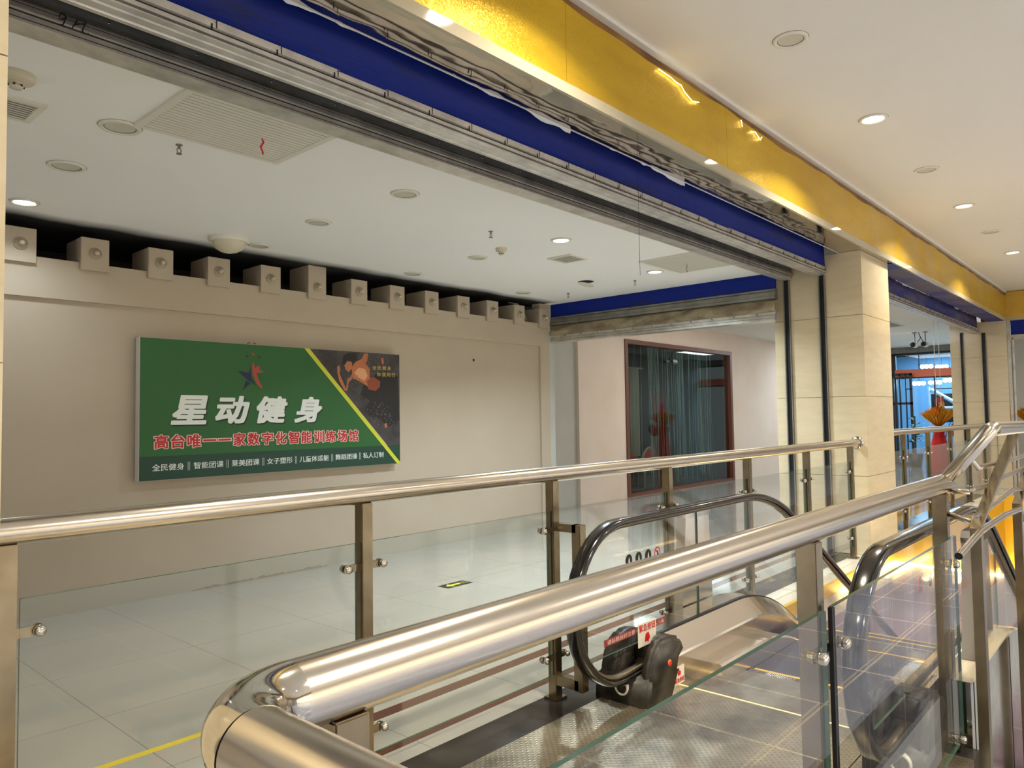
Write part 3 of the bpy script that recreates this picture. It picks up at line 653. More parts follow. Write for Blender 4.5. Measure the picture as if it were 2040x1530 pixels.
for i, (s_, a, c) in enumerate(segs):
    text_mesh(s_, (a, c, 1.020, 1.076), PL(0.003), 'sign_white', sign, 'service_name', fat=0.010)
    if i < 6:
        mid = (c+segs[i+1][1])/2; q = MB(); q.box((mid-.008, SY-.003, 1.012), (mid-.005, SY-.0025, 1.082)); q.box((mid+.005, SY-.003, 1.012), (mid+.008, SY-.0025, 1.082)); q.build('divider', 'sign_white', sign)
text_mesh('全民健身', (4.651, 4.890, 1.917, 1.960), PL(0.003), 'sign_gold', sign, 'poster_writing', fat=0.006, spacing=1.35)
text_mesh('你我同行', (4.707, 4.948, 1.850, 1.893), PL(0.003), 'sign_gold', sign, 'poster_writing', fat=0.006, spacing=1.35)
q = MB()
for dx in (0, .055): q.tube([(3.31+dx, 6.13, 2.09), (3.32+dx, 6.13, 2.108), (3.335+dx, 6.13, 2.11), (3.345+dx, 6.13, 2.09)], .003, 6)
q.build('hanging_wire', 'ink_dark', sign)

# ================================================================== CEILING FITTINGS
def downlight(x, y, z, r, lit, label, group, power=0, color=WARM, cover=False):
    e = empty('downlight', (x, y, z), label, 'ceiling light', group)
    mb = MB(); mb.lathe((x, y, z), [(r, 0), (r, -0.004), (r*0.93, -0.010), (r*0.80, -0.011), (r*0.74, -0.004), (r*0.72, -0.001)], 32, 0, 'z', cap=False); mb.build('trim_ring', 'lamp_white', e)
    mb = MB(); mb.lathe((x, y, z), [(r*0.73, -0.0030), (r*0.5, -0.0015), (r*0.3, -0.0012)], 32, 0, 'z', cap=True)
    mb.build('lens', ('lamp_warm' if color is WARM else 'lamp_cool') if lit else 'lamp_recess_shade', e)  # unlit lens is darker, painting in the shade of a recess
    mb = MB(); mb.lathe((x, y, z), [(r*1.03, -.0004), (r, -.0006)], 32, 0, 'z', cap=False); mb.lathe((x, y, z), [(r*.745, -.0062), (r*.715, -.0045)], 32, 0, 'z', cap=False); mb.build('painted_shade_ring', 'lamp_painted_shade', e)  # flat dark rings painted as shadow lines around the trim ring
    if lit:
        l_ = area('lamp_light', (x, y, z-0.013), r*1.4, power, color, spread=2.35); l_.parent = e; l_.location = (0, 0, -0.013)
    return e
gh = 'downlights in the hall ceiling'; gc = 'downlights in the corridor ceiling'
for x, y, r, l_ in ((1.42, 3.90, .10, 'unlit downlight touching the corner of the large white grille'), (1.43, 4.72, .10, 'unlit hall downlight at the left, between grille and lit lamp'), (3.14, 3.74, .095, 'unlit hall downlight nearest the shutter, mid ceiling'),
                    (3.14, 4.75, .095, 'unlit hall downlight in the middle of the ceiling'), (3.21, 5.74, .09, 'unlit downlight right beside the dome lamp'), (4.87, 4.77, .09, 'unlit hall downlight left of the small smoke detector'),
                    (4.94, 5.77, .09, 'unlit downlight near the ledge blocks right of the taller block'), (6.64, 5.75, .09, 'unlit downlight near the far corner of the hall')):
    downlight(x, y, 2.90, r, False, l_, gh)
for x, y, l_ in ((1.47, 5.68, 'lit white downlight above the leftmost ledge blocks'), (4.89, 3.80, 'lit white downlight above the small black slatted vent'), (6.67, 3.96, 'lit white downlight beside the far white grille')):
    downlight(x, y, 2.90, .088, True, l_, gh, P_ROOM if x > 3 else P_ROOM*.09, COOL)
e = empty('ceiling_port', (6.61, 4.80, 2.90), 'round ceiling hole with its white cover hanging half open', 'cover')
mb = MB(); mb.lathe((6.61, 4.80, 2.90), [(.088, -.001), (.05, -.0015)], 28); mb.build('hole', 'black', e)
mb = MB(); mb.add([(6.61+.088*math.cos(a*math.pi/14), 4.80+.088*math.sin(a*math.pi/14), 2.888-.022*(1-math.sin(a*math.pi/14-1.0))) for a in range(28)], [list(range(28))]); mb.build('lid', 'lamp_white', e)
for x, l_, lit in ((-3.63, 'lit corridor downlight out to the left', 1), (-0.50, 'lit corridor downlight above the viewer', 1), (2.63, 'lit corridor downlight whose glare shows on the cream trim', 1), (5.76, 'nearest lit corridor downlight in the upper right', 1), (8.90, 'second lit corridor downlight toward the right edge', 1), (12.03, 'farthest lit corridor downlight near the beam corner', 1),
                   (4.19, 'large unlit downlight at the top of the corridor ceiling', 0), (7.32, 'unlit corridor downlight between the two nearest lit ones', 0), (10.44, 'farthest unlit corridor downlight', 0)):
    downlight(x, 1.56, 3.56, .098, bool(lit), l_, gc, P_FRONT, WARM)
for y in (-1.6, -4.7):
    for x in (-3.63, -0.5, 2.63, 5.76, 8.9, 12.03):
        downlight(x, y, 3.56, .098, True, 'lit corridor downlight behind the viewer', 'corridor downlights behind the viewer', P_BACK, WARM)
# dome lamp
e = empty('dome_lamp', (2.91, 5.68, 2.90), 'round white dome lamp on the hall ceiling with a cracked base plate', 'ceiling light')
mb = MB(); mb.lathe((2.91, 5.68, 2.90), [(.155, 0), (.158, -.022), (.148, -.036)], 36); mb.build('base_plate', 'lamp_white', e)
mb = MB(); mb.lathe((2.91, 5.68, 2.864), [(.130, 0), (.124, -.022), (.105, -.050), (.070, -.072), (.030, -.084), (.004, -.087)], 36); mb.build('dome', 'plastic_cream', e)
def smoke(x, y, r, label):
    e = empty('smoke_detector', (x, y, 2.90), label, 'smoke detector', 'smoke detectors')
    mb = MB(); mb.lathe((x, y, 2.90), [(r, 0), (r, -.018), (r*.88, -.030), (r*.45, -.036)], 28); mb.build('body', 'plastic_cream', e)
    mb = MB(); mb.lathe((x, y, 2.864), [(r*.42, 0), (r*.42, -.006), (r*.36, -.007), (r*.36, -.013), (r*.40, -.014), (r*.30, -.026), (r*.05, -.028)], 20); mb.build('sensor_head', 'plastic_cream', e)
    mb = MB()
    for k in range(6):
        a = k*math.pi/3; mb.box((x+r*.38*math.cos(a)-.004, y+r*.38*math.sin(a)-.004, 2.846), (x+r*.38*math.cos(a)+.004, y+r*.38*math.sin(a)+.004, 2.853))
    mb.build('slot', 'black', e)
smoke(0.90, 3.62, .072, 'large cream smoke detector at the left picture edge above the vent'); smoke(4.75, 4.36, .050, 'small white smoke detector right of the hall ceiling middle')
def sprinkler(x, y, label):
    e = empty('sprinkler_head', (x, y, 2.90), label, 'sprinkler', 'ceiling sprinklers')
    mb = MB(); mb.lathe((x, y, 2.90), [(.018, 0), (.017, -.004), (.008, -.006), (.007, -.022)], 14); mb.tube([(x-.008, y, 2.88), (x-.012, y, 2.866), (x-.003, y, 2.852)], .0025, 6); mb.tube([(x+.008, y, 2.88), (x+.012, y, 2.866), (x+.003, y, 2.852)], .0025, 6)
    mb.build('body', 'steel_dark', e)
    mb = MB(); mb.lathe((x, y, 2.852), [(.015, 0), (.016, -.003)], 14); mb.build('deflector', 'steel_dark', e)
sprinkler(1.73, 3.93, 'dark sprinkler head near the large white grille'); sprinkler(4.26, 4.02, 'dark sprinkler head above the small smoke detector')
sprinkler(6.95, 4.38, 'dark sprinkler head left of the far lit downlight'); sprinkler(7.07, 5.40, 'dark sprinkler head near the far blue shutter')
def grille(x0, x1, y0, y1, n, along, label, frame=.035, dark=False, z=2.90, group='ceiling air grilles'):
    e = empty('air_grille', ((x0+x1)/2, (y0+y1)/2, z), label, 'air grille', group)
    mb = MB(); f = frame
    for a, c in (((x0, y0), (x1, y0+f)), ((x0, y1-f), (x1, y1)), ((x0, y0+f), (x0+f, y1-f)), ((x1-f, y0+f), (x1, y1-f))): mb.box((a[0], a[1], z-.012), (c[0], c[1], z))
    mb.build('frame', 'lamp_white', e)
    mb = MB(); mb.box((x0+f, y0+f, z-.002), (x1-f, y1-f, z-.001)); mb.build('backing', 'black' if dark else 'wall_grey', e)
    mb = MB()
    for k in range(n):
        if along == 'x':
            yy = y0+f+(y1-y0-2*f)*(k+.5)/n; hw = (y1-y0-2*f)/n*(.22 if dark else .55)
            mb.box((x0+f, yy-hw*.86, z-.010), (x1-f, yy+hw*.60, z-.006))
        else:
            xx = x0+f+(x1-x0-2*f)*(k+.5)/n; hw = (x1-x0-2*f)/n*(.20 if dark else .44)
            mb.box((xx-hw, y0+f, z-.010), (xx+hw, y1-f, z-.006))
    mb.build('slat_panel', 'lamp_white', e)
grille(1.45, 2.24, 3.15, 3.81, 18, 'x', 'large white louvred return grille with a red ribbon, under the steel shutter edge')
grille(6.10, 6.90, 3.17, 3.80, 22, 'x', 'far white louvred return grille with a dark ribbon, beside a lit downlight')
grille(0.55, 1.09, 3.87, 4.15, 8, 'x', 'black slatted supply vent at the left picture edge', .03, True)
grille(5.36, 5.64, 4.065, 4.335, 6, 'y', 'small black slatted supply vent right of the smoke detector', .025, True)
mb = MB()
for k in range(8):
    pass
def ribbon(x, y, m_, label):
    mb = MB(); n = 8; pts = [(x+.006*math.sin(k*1.1), y+.004*math.cos(k*1.7), 2.888-.012*k) for k in range(n)]
    vs = []
    for p in pts: vs += [(p[0]-.006, p[1], p[2]), (p[0]+.006, p[1]+.002, p[2]), (p[0]+.006, p[1]+.003, p[2]), (p[0]-.006, p[1]+.001, p[2])]
    fs = [[4*i+j, 4*i+(j+1) % 4, 4*i+4+(j+1) % 4, 4*i+4+j] for i in range(n-1) for j in range(4)]
    mb.add(vs, fs); return tag(mb.build('ribbon', m_), label, 'ribbon', 'ribbons tied to grilles')
ribbon(1.974, 3.5, 'tape_red', 'red ribbon hanging from the large white grille'); ribbon(6.50, 3.5, 'ink_dark', 'dark ribbon hanging from the far white grille')

# floor sticker: evacuation arrow
e = empty('floor_sign', (4.38, 4.61, 0), 'dark floor sticker with a yellow-green arrow pointing left', 'sign')
mb = MB(); mb.box((4.238, 4.538, 0), (4.528, 4.672, .0012)); mb.build('sheet', 'ink_dark', e)
mb = MB(); mb.prism([(4.275, 4.605), (4.335, 4.655), (4.335, 4.625), (4.43, 4.625), (4.43, 4.585), (4.335, 4.585), (4.335, 4.555)], .0013, .0018, 'z'); mb.build('arrow', 'sign_yellow', e)
text_mesh('出口', (4.445, 4.515, 4.575, 4.640), lambda u, v: (u, v, .0018), 'sign_yellow', e, 'writing')

# ================================================================== RAILINGS
def arc(c, r, a0, a1, n, f):
    return [f(c[0]+r*math.cos(math.radians(a0+(a1-a0)*k/n)), c[1]+r*math.sin(math.radians(a0+(a1-a0)*k/n))) for k in range(n+1)]
def post(r, x, y0, z1, w_=.05, d=.05, z0=0, flange=True):
    mb = MB(); mb.cbox((x, y0, z0), (x+w_, y0+d, z1), .0025); p = mb.build('post', 'steel_post', r)
    if flange: q = MB(); q.cbox((x-.018, y0-.018, z0), (x+w_+.018, y0+d+.018, z0+.012), .003); q.build('foot_plate', 'steel_post', p)
    return p
def clamp(p, x, y, z, s):      # flat arm with two round knobs gripping the pane
    mb = MB(); mb.box((x, y-.004, z-.014), (x+s*.062, y+.004, z+.014)); mb.build('clamp_arm', 'steel_post', p)
    k = MB(); k.lathe((x+s*.058, y-.008, z), [(.016, 0), (.016, -.012), (.012, -.018), (.004, -.020)], 16, 0, 'y'); k.lathe((x+s*.058, y+.008, z), [(.016, 0), (.016, .012), (.010, .018)], 16, 0, 'y'); k.build('clamp_knob', 'steel_polished', p)
def pane(r, x0, x1, y, z0, z1, th=.010):
    mb = MB(); mb.box((x0, y-th/2, z0), (x1, y+th/2, z1))
    o = mb.build('glass_panel', ['glass', 'glass_edge'], r)
    for pl in o.data.polygons:
        if abs(pl.normal.y) < .5: pl.material_index = 1
    return o
back = empty('railing', (4.1, 2.369, 0), 'steel and glass railing across the hall opening with a round steel handrail', 'railing', 'railings')
mb = MB(); mb.tube([(0.50, 2.369, 1.116), (2.5, 2.369, 1.116), (5.0, 2.369, 1.112), (7.765, 2.369, 1.108)], .0385, 28); mb.build('handrail', 'steel_rail', back)
mb = MB(); mb.lathe((7.779, 2.369, 1.108), [(.062, 0), (.060, -.006), (.042, -.010)], 28, 0, 'x'); mb.build('wall_flange', 'steel_polished', back)
pxs = [0.555, 1.742, 2.912, 4.055, 5.210, 6.385, 7.535]
for i, px_ in enumerate(pxs):
    p = post(back, px_, 2.344, 1.082)
    for z_ in (.838, .204):
        if i > 0: clamp(p, px_, 2.369, z_, -1)
        if i < len(pxs)-1: clamp(p, px_+.05, 2.369, z_, 1)
for a, c in zip(pxs[:-1], pxs[1:]): pane(back, a+.062, c-.014, 2.369, .115, .931)
# square hoop closing the gap to the escalator
q = MB(); q.cbox((2.912, 2.205, .835), (2.962, 2.344, .875), .002); q.cbox((2.912, 2.180, .070), (2.962, 2.232, .875), .002); q.cbox((2.912, 2.205, .520), (2.962, 2.344, .548), .002); q.cbox((2.912, 2.205, .075), (2.962, 2.344, .125), .002)
q.build('gap_hoop', 'steel_post', back)
b2 = empty('railing', (12, 2.40, 0), 'farther steel and glass railing between the two tiled pillars', 'railing', 'railings')
mb = MB(); mb.tube([(8.715, 2.40, 1.175), (13.0, 2.40, 1.160), (15.795, 2.40, 1.150)], .0385, 24); mb.build('handrail', 'steel_rail', b2)
p2 = [9.55, 10.72, 12.0, 13.25, 14.5]
for px_ in p2:
    p = post(b2, px_, 2.375, 1.14)
    for z_ in (.87, .25): clamp(p, px_, 2.40, z_, -1); clamp(p, px_+.05, 2.40, z_, 1)
for a, c in zip([8.72]+p2, p2+[15.79]): pane(b2, a+.062, c-.014, 2.40, .14, .955)

# near railing: rail with a welded elbow, cranked section to the right
FY, FZ, FR = .760, 1.092, .0405
front = empty('railing', (2.0, FY, 0), 'near thick round steel handrail over glass panels, turning toward the viewer at its left end', 'railing', 'railings')
ex, R_ = 0.370, .095
pts = [(ex, -1.6, FZ), (ex, FY-R_, FZ)] + [(ex+R_-R_*math.cos(math.radians(a)), FY-R_+R_*math.sin(math.radians(a)), FZ) for a in range(8, 90, 8)] + [(ex+R_, FY, FZ)]
mb = MB(); mb.tube([(ex, -1.6, FZ), (ex, FY-R_, FZ)], FR, 40); mb.tube([(ex+R_, FY, FZ), (3.66, FY, FZ)], FR, 40); mb.build('handrail', 'steel_rail', front)
mb = MB(); mb.tube(pts[1:], FR*1.012, 40); mb.build('elbow', 'steel_polished', front)
mb = MB(); mb.lathe((3.66, FY, FZ), [(FR, 0), (FR, .006), (FR*.8, .016), (.004, .02)], 32, 0, 'x'); mb.build('end_cap', 'steel_rail', front)
for px_ in (0.505, 2.030, 3.548):
    p = post(front, px_, .7325, 1.056, .05, .055)
    for z_ in (.772, .06):
        for s_ in (-1, 1):
            if px_ > 3 and s_ > 0: continue
            xx = px_ + (-.062 if s_ < 0 else .112)
            if px_ > 3: xx = px_-.03
            q = MB(); q.lathe((xx, .708, z_), [(.017, 0), (.017, -.014), (.012, -.020), (.004, -.021)], 18, 0, 'y'); q.lathe((xx, .722, z_), [(.017, 0), (.015, .016)], 18, 0, 'y'); q.build('clamp_knob', 'steel_polished', p)
            q = MB(); q.box((xx-.004, .724, z_-.012), (px_+.025, .734, z_+.012)); q.build('clamp_arm', 'steel_post', p)
pane(front, 0.56, 2.022, .715, .04, .882, .012); pane(front, 2.078, 3.585, .715, .04, .882, .012)
q = MB(); q.box((2.070, .709, .04), (2.077, .721, .880)); q.box((2.085, .7085, .04), (2.089, .7215, .879)); q.build('edge_seal', 'seal_black', front)
# welded section that rises outward, its posts lean out too
crank = empty('railing', (4.3, .60, 0), 'outward leaning steel barrier with four thin bars right of the thick handrail', 'railing', 'railings')
mb = MB(); mb.tube([(3.655, .752, 1.105), (3.50, .560, 1.325), (3.53, .552, 1.331), (6.5, .552, 1.305)], .030, 28); mb.build('handrail', 'steel_rail', crank)
def lean_post(x, label=None):
    a = Vector((x, .640, -.90)); b_ = Vector((x, .640, .915)); c = Vector((x+.43, .552, 1.30)); mb = MB()
    hw, hd = .025, .020
    def ring(p, k=1): return [p+Vector((-hw, -hd, 0)), p+Vector((hw, -hd, 0)), p+Vector((hw, hd, 0)), p+Vector((-hw, hd, 0))]
    vs = ring(a)+ring(b_)+ring(c)
    fs = [[i*4+j, i*4+(j+1) % 4, i*4+4+(j+1) % 4, i*4+4+j] for i in range(2) for j in range(4)] + [[3, 2, 1, 0], [8, 9, 10, 11]]
    mb.add(vs, fs); return mb.build('post', 'steel_post', crank)
lean_post(3.62); lean_post(4.70); lean_post(5.8)
BY = .625
for pts_, r_ in (([(3.575, .655, 1.222), (3.62, BY, 1.165), (3.70, BY, 1.166), (4.29, BY-.03, 1.168), (6.5, BY-.03, 1.175)], .0105),
                 ([(3.655, .740, 1.060), (3.42, BY, 1.082), (3.50, BY, 1.083), (3.76, BY, 1.08), (4.41, BY, 1.088), (6.5, BY, 1.095)], .0105),
                 ([(3.598, .735, .968), (3.40, BY, .968), (3.52, BY, .973), (4.04, BY, .985), (4.45, BY, 1.005), (4.87, BY, .975), (6.5, BY, .96)], .0105),
                 ([(3.19, BY, .862), (3.61, BY, .903), (4.22, BY, .906), (4.67, BY, .888), (4.79, BY, .82), (6.0, BY, .70)], .0135)):
    mb = MB(); mb.tube(pts_, r_, 14, caps=False); mb.build('infill_bar', 'steel_rail', crank)
q = MB(); q.lathe((3.192, BY, .862), [(.0105, 0), (.001, .001)], 14, 0, 'x'); q.build('open_end', 'black', crank)

# ================================================================== ESCALATOR
esc = empty('escalator', (4.0, 1.45, 0), 'descending escalator with black handrails, glass sides and steel decks', 'escalator')
A30 = math.radians(30)
def bend(x0, z0, R, length, n=10):      # flat, then a curve down to thirty degrees, then straight
    pts = [(x0+R*math.sin(A30*k/n), z0-R*(1-math.cos(A30*k/n))) for k in range(n+1)]
    e_ = pts[-1]; m_ = 6
    return pts + [(e_[0]+length*math.cos(A30)*k/m_, e_[1]-length*math.sin(A30)*k/m_) for k in range(1, m_+1)]
CX, CZ, RB, ZT = 3.055, .507, .378, .885
def belt_path(R, cx=CX, cz=CZ, n=20):
    low = [(cx+.24-.24*k/3, cz-R+.012*(1-k/3)) for k in range(3)]
    arc_ = [(cx+R*math.cos(math.radians(a)), cz+R*math.sin(math.radians(a))) for a in [270-180*k/n for k in range(n+1)]]
    top = bend(4.45, cz+R, 1.5-(RB-R), 7.5)
    return low + arc_ + [(cx+(4.45-cx)*k/4, cz+R) for k in range(1, 4)] + top
bsec = [(-.040, -.004), (-.040, .008), (-.034, .016), (-.018, .020), (.018, .020), (.034, .016), (.040, .008), (.040, -.004), (.034, -.012), (.024, -.012), (.024, -.002), (-.024, -.002), (-.024, -.012), (-.034, -.012)]
dsec = lambda s: [(s*p[0], p[1]) for p in (((.150 if s > 0 else .052), 0), ((.150 if s > 0 else .052), -.27), (.045, -.27), (-.115, -.27), (-.115, -.095), (-.110, -.083), (-.016, .0), (.016, .0), (.022, -.006))]
def balustrade(y, s):           # s = +1: steps lie toward smaller y
    # belt
    mb = MB(); mb.sweep(belt_path(RB), bsec, 0, True, True, y); h = mb.build('handrail_belt', 'rubber_belt', esc)
    g = MB(); g.sweep(belt_path(RB-.018), [(-.020, -.008), (-.020, .010), (.020, .010), (.020, -.008), (.008, -.012), (-.008, -.012)], 0, True, True, y); g.build('belt_guide', 'belt_inner', h)
    # glass panels under the belt
    outer = belt_path(RB-.030)
    deck = lambda x: ZD(x)+.002
    def panel(xa, xb, newel=False):
        poly = []
        if newel:
            a_ = [p for p in belt_path(RB-.030)[3:] if p[0] <= xb]
            poly = [p for p in a_ if p[1] >= .271 or p[0] < CX-.1]; poly = [p for p in a_ if p[1] >= .272]
            poly = [(CX-math.sqrt(max(0, (RB-.03)**2-(.272-CZ)**2)), .272)] + poly + [(xb, topz(xb)), (xb, deck(xb))]
        else:
            xs = [xa+(xb-xa)*k/12 for k in range(13)]
            poly = [(x, deck(x)) for x in xs] + [(x, topz(x)) for x in reversed(xs)]
        mb = MB(); mb.prism(poly, y-.005, y+.005, 'y'); o = mb.build('glass_panel', ['glass', 'glass_edge'], esc)
        for pl in o.data.polygons:
            if abs(pl.normal.y) < .5: pl.material_index = 1
    panel(2.7, 3.835, True); panel(3.843, 5.3); panel(5.308, 6.9); panel(6.908, 9.0)
    # deck and skirt
    dp = [(3.30, .27)] + [(3.4+.2*k, .27) for k in range(5)] + bend(4.30, .27, 1.5, 7.5)
    mb = MB(); mb.sweep(dp, dsec(s), 0, False, True, y); mb.build('deck', 'steel_deck', esc)
    gk = MB(); gk.sweep(dp, [(-.010*1, .0), (-.010, .008), (.010, .008), (.010, .0)], 0, False, True, y); gk.build('glass_gasket', 'seal_black', esc)
    sk = [(3.62, .105), (4.0, .105)] + bend(4.15, .105, 1.3, 7.5)
    mb = MB(); mb.sweep(sk, [(s*p[0], p[1]) for p in ((-.115, 0), (-.112, -.6), (-.245, -.6), (-.245, -.012), (-.235, .0))], 0, False, True, y); mb.build('inner_skirt', 'steel_deck', esc)
    # outer curb (what shows on the viewer's side is the polished outer face)
    cp = [(3.615, .262)] + [(3.7+.2*k, .262) for k in range(4)] + bend(4.45, .262, 1.9, 7.5)
    o0, o1 = (.151, .185) if s < 0 else (.151, .152)
    if s < 0:
        mb = MB(); mb.sweep(cp, [(-p[0], p[1]) for p in ((.165, -1.1), (.165, .004), (.022, .004), (.022, -1.1))], 0, False, True, y); o = mb.build('outer_cladding', 'steel_polished', esc)
        lid = MB(); lid.sweep(cp, [(-p[0], p[1]) for p in ((.168, -.004), (.168, .006), (.020, .006), (.020, .0045), (.166, .0045))], 0, False, True, y); lid.build('cladding_top', 'trim_cream', esc)
        sm = MB(); sm.box((3.677, y-.1665, -.8), (3.682, y-.1645, .258)); sm.box((4.02+.55, y-.1665, -.8), (4.575, y-.1645, .24)); sm.build('cladding_seam', 'black', esc)
def topz(x):
    z0 = CZ+RB-.030
    if x <= 4.45: return z0
    d = x-4.45; R = 1.47
    if d <= R*math.sin(A30): return z0-R+math.sqrt(R*R-d*d)
    return z0-R*(1-math.cos(A30))-(d-R*math.sin(A30))*math.tan(A30)
def ZD(x, x0=4.30, z0=.27, R=1.5):
    if x <= x0: return z0
    d = x-x0
    if d <= R*math.sin(A30): return z0-R+math.sqrt(R*R-d*d)
    return z0-R*(1-math.cos(A30))-(d-R*math.sin(A30))*math.tan(A30)
YF, YN = 2.052, .850
balustrade(YF, 1); balustrade(YN, -1)
# inlet covers: moulded black plastic noses that swallow the belt
def soft_prism(prof, y0, y1, bev):
    bm = bmesh.new(); a = [bm.verts.new((p[0], y0, p[1])) for p in prof]; c = [bm.verts.new((p[0], y1, p[1])) for p in prof]; n = len(prof)
    for k in range(n): bm.faces.new((a[k], a[(k+1) % n], c[(k+1) % n], c[k]))
    bm.faces.new(a[::-1]); bm.faces.new(c); bmesh.ops.recalc_face_normals(bm, faces=bm.faces)
    bmesh.ops.bevel(bm, geom=[e_ for e_ in bm.edges if e_.calc_face_angle(0) > .3 and not (e_.verts[0].co.z < .001 and e_.verts[1].co.z < .001)], offset=bev, segments=3, affect='EDGES')
    bm.verts.index_update(); out = ([v.co.copy() for v in bm.verts], [[v.index for v in f.verts] for f in bm.faces]); bm.free(); return out
def inlet(y, s, ow=.185):
    mb = MB()
    base = [(3.080, 0), (3.086, .060), (3.108, .128), (3.20, .136), (3.44, .136), (3.40, .09), (3.345, 0)]
    lobe = [(3.115, .05), (3.125, .140), (3.150, .215), (3.195, .272), (3.25, .300), (3.33, .298), (3.435, .272), (3.468, .205), (3.41, .165), (3.39, .10), (3.30, .05)]
    back = [(3.285, .09), (3.262, .200), (3.285, .262), (3.33, .284), (3.43, .272), (3.45, .2), (3.40, .10)]
    for pr, a, c, bv in ((base, ow, -.118, .016), (lobe, ow-.004, .062, .022), (lobe, -.056, -.122, .022), (back, .066, -.060, .006)):
        v_, f_ = soft_prism(pr, y+s*a, y+s*c, bv); mb.add(v_, f_, 0, True)
    c = mb.build('inlet_cover', 'plastic_black', esc)
    q = MB(); q.lathe((3.094, y+s*.024, .078), [(.040, .012), (.040, -.010), (.034, -.014), (.029, -.010), (.029, .0)], 32, 0, 'x', cap=False); q.build('sensor_ring', 'lamp_white', c)
    q = MB(); q.lathe((3.090, y+s*.024, .078), [(.029, -.004), (.01, -.007)], 28, 0, 'x'); q.build('sensor_lens', 'plastic_black', c)
    q = MB(); q.sweep([(3.262, .140), (3.272, .141)], [(-.052, -.030), (-.052, .018), (-.036, .034), (.036, .034), (.052, .018), (.052, -.030), (.036, -.040), (-.036, -.040)], 0, True, True, y); q.build('belt_mouth', 'belt_inner', c)
    q = MB(); q.lathe((3.300, y-s*.1225, .172), [(.016, 0), (.016, -s*.004), (.012, -s*.006)], 20, 0, 'y'); q.build('stop_button_ring', 'orange_band', c)
    q = MB(); q.lathe((3.300, y-s*.126, .172), [(.010, 0), (.009, -s*.006)], 16, 0, 'y'); q.build('stop_button', 'button_red', c)
    return c
inlet(YF, 1); inlet(YN, -1, .112)
# floor plate, comb, steps
mb = MB(); mb.box((0.6, YN+.17, -.05), (2.02, 2.195, .003)); mb.box((2.025, YN+.17, -.05), (3.49, 2.195, .003)); mb.box((0.6, .66, -.05), (3.49, YN+.165, .002)); mb.build('floor_plate', 'plate_dots', esc)
mb = MB(); mb.box((3.495, YN+.116, -.05), (3.90, YF-.116, .006)); mb.build('comb_plate', 'steel_comb', esc)
mb = MB()
for k in range(94):
    yy = YN+.246 + k*.0101
    if yy > YF-.25: break
    mb.box((3.90, yy, -.012), (3.955, yy+.004, .004))
tag(mb.build('comb_teeth', 'steel_deck', esc), kind='stuff')
mb = MB(); mb.box((3.484, YN+.17, .001), (3.489, 2.19, .0055)); mb.build('light_line', 'led_dim', esc)
x_, z_ = 3.91, -.004; drops = [0, 0, .03, .09, .16, .21] + [.231]*15
for i, d in enumerate(drops):
    z_ -= d
    mb = MB(); mb.box((x_, YN+.248, z_-.30), (x_+.402, YF-.248, z_)); s_ = mb.build('step', 'step_cleats', esc)
    if i < 14: q = MB(); q.box((x_+.385 if i else x_+.062, YN+.26, z_), (x_+.402 if i else x_+.085, YF-.26, z_+.0015)); q.build('yellow_edge', 'step_yellow', s_)
    x_ += .402
mb = MB(); mb.sweep([(4.6, -.9), (5.6, -1.3), (12.5, -5.2)], [(-.62, 0), (.62, 0), (.62, -.3), (-.62, -.3)], 0, False, True, 1.45); mb.build('truss_underside', 'steel_dark', esc)
# steel hoops beside the balustrades
def hoop(y, label):
    r = empty('guard_hoop', (4.13, y, .2), label, 'guard', 'tapered steel guards beside the escalator')
    mb = MB(); z0 = 0 if y > 1 else .270
    for (a0, a1, b0, b1) in ((3.93, 4.13, 4.02, 4.13), (4.165, 4.35, 4.165, 4.31)):
        mb.prism([(a0, z0), (a1, z0), (b1, .80), (b0, .80)], y-.03, y+.03, 'y')
    mb.build('leg', 'steel_deck', r)
    mb = MB(); mb.prism([(4.02, .78), (4.31, .78), (4.33, .81), (4.30, .84), (4.04, .84), (4.01, .81)], y-.032, y+.032, 'y'); mb.build('cap', 'steel_polished', r)
hoop(2.245, 'tapered two-legged steel guard behind the far escalator glass'); 
hoop(.745, 'tapered two-legged steel guard standing on the near cream curb')

# stickers and cards on the escalator
e = empty('notice_card', (3.26, 2.035, .25), 'white upright card with red writing and arrow standing on the black inlet cover', 'sign', 'emergency button notices')
mb = MB(); mb.prism([(3.174, .252), (3.342, .255), (3.343, .366), (3.174, .368)], 2.028, 2.030, 'y'); mb.build('card', 'sticker_white', e)
text_mesh('緊急按钮', (3.182, 3.335, .325, .362), lambda u, v: (u, 2.0272, v), 'ink_red', e, 'writing', fat=.012)
mb = MB(); mb.prism([(3.235, .272), (3.262, .272), (3.264, .262), (3.268, .272), (3.282, .285), (3.278, .30), (3.270, .315), (3.245, .312), (3.237, .295)], 2.0268, 2.0278, 'y'); mb.build('pointing_hand', 'ink_red', e)
e = empty('notice_sticker', (3.40, 1.935, .05), 'white sticker with red pointing hand on the steel skirt under the red stop button', 'sign', 'emergency button notices')
yk = YF-.1165
mb = MB(); mb.prism([(3.352, .040), (3.455, .040), (3.455, .128), (3.352, .128)], yk-.001, yk, 'y'); mb.build('sheet', 'sticker_white', e)
text_mesh('緊急按钮', (3.358, 3.449, .048, .072), lambda u, v: (u, yk-.0015, v), 'ink_red', e, 'writing', fat=.012)
mb = MB(); mb.prism([(3.39, .082), (3.415, .082), (3.42, .098), (3.41, .106), (3.404, .106), (3.402, .120), (3.398, .120), (3.397, .105), (3.388, .098)], yk-.0018, yk-.001, 'y'); mb.build('pointing_hand', 'ink_red', e)
e = empty('pictogram_row', (3.27, 2.045, .68), 'row of round black and red safety pictograms on the far escalator glass', 'sign')
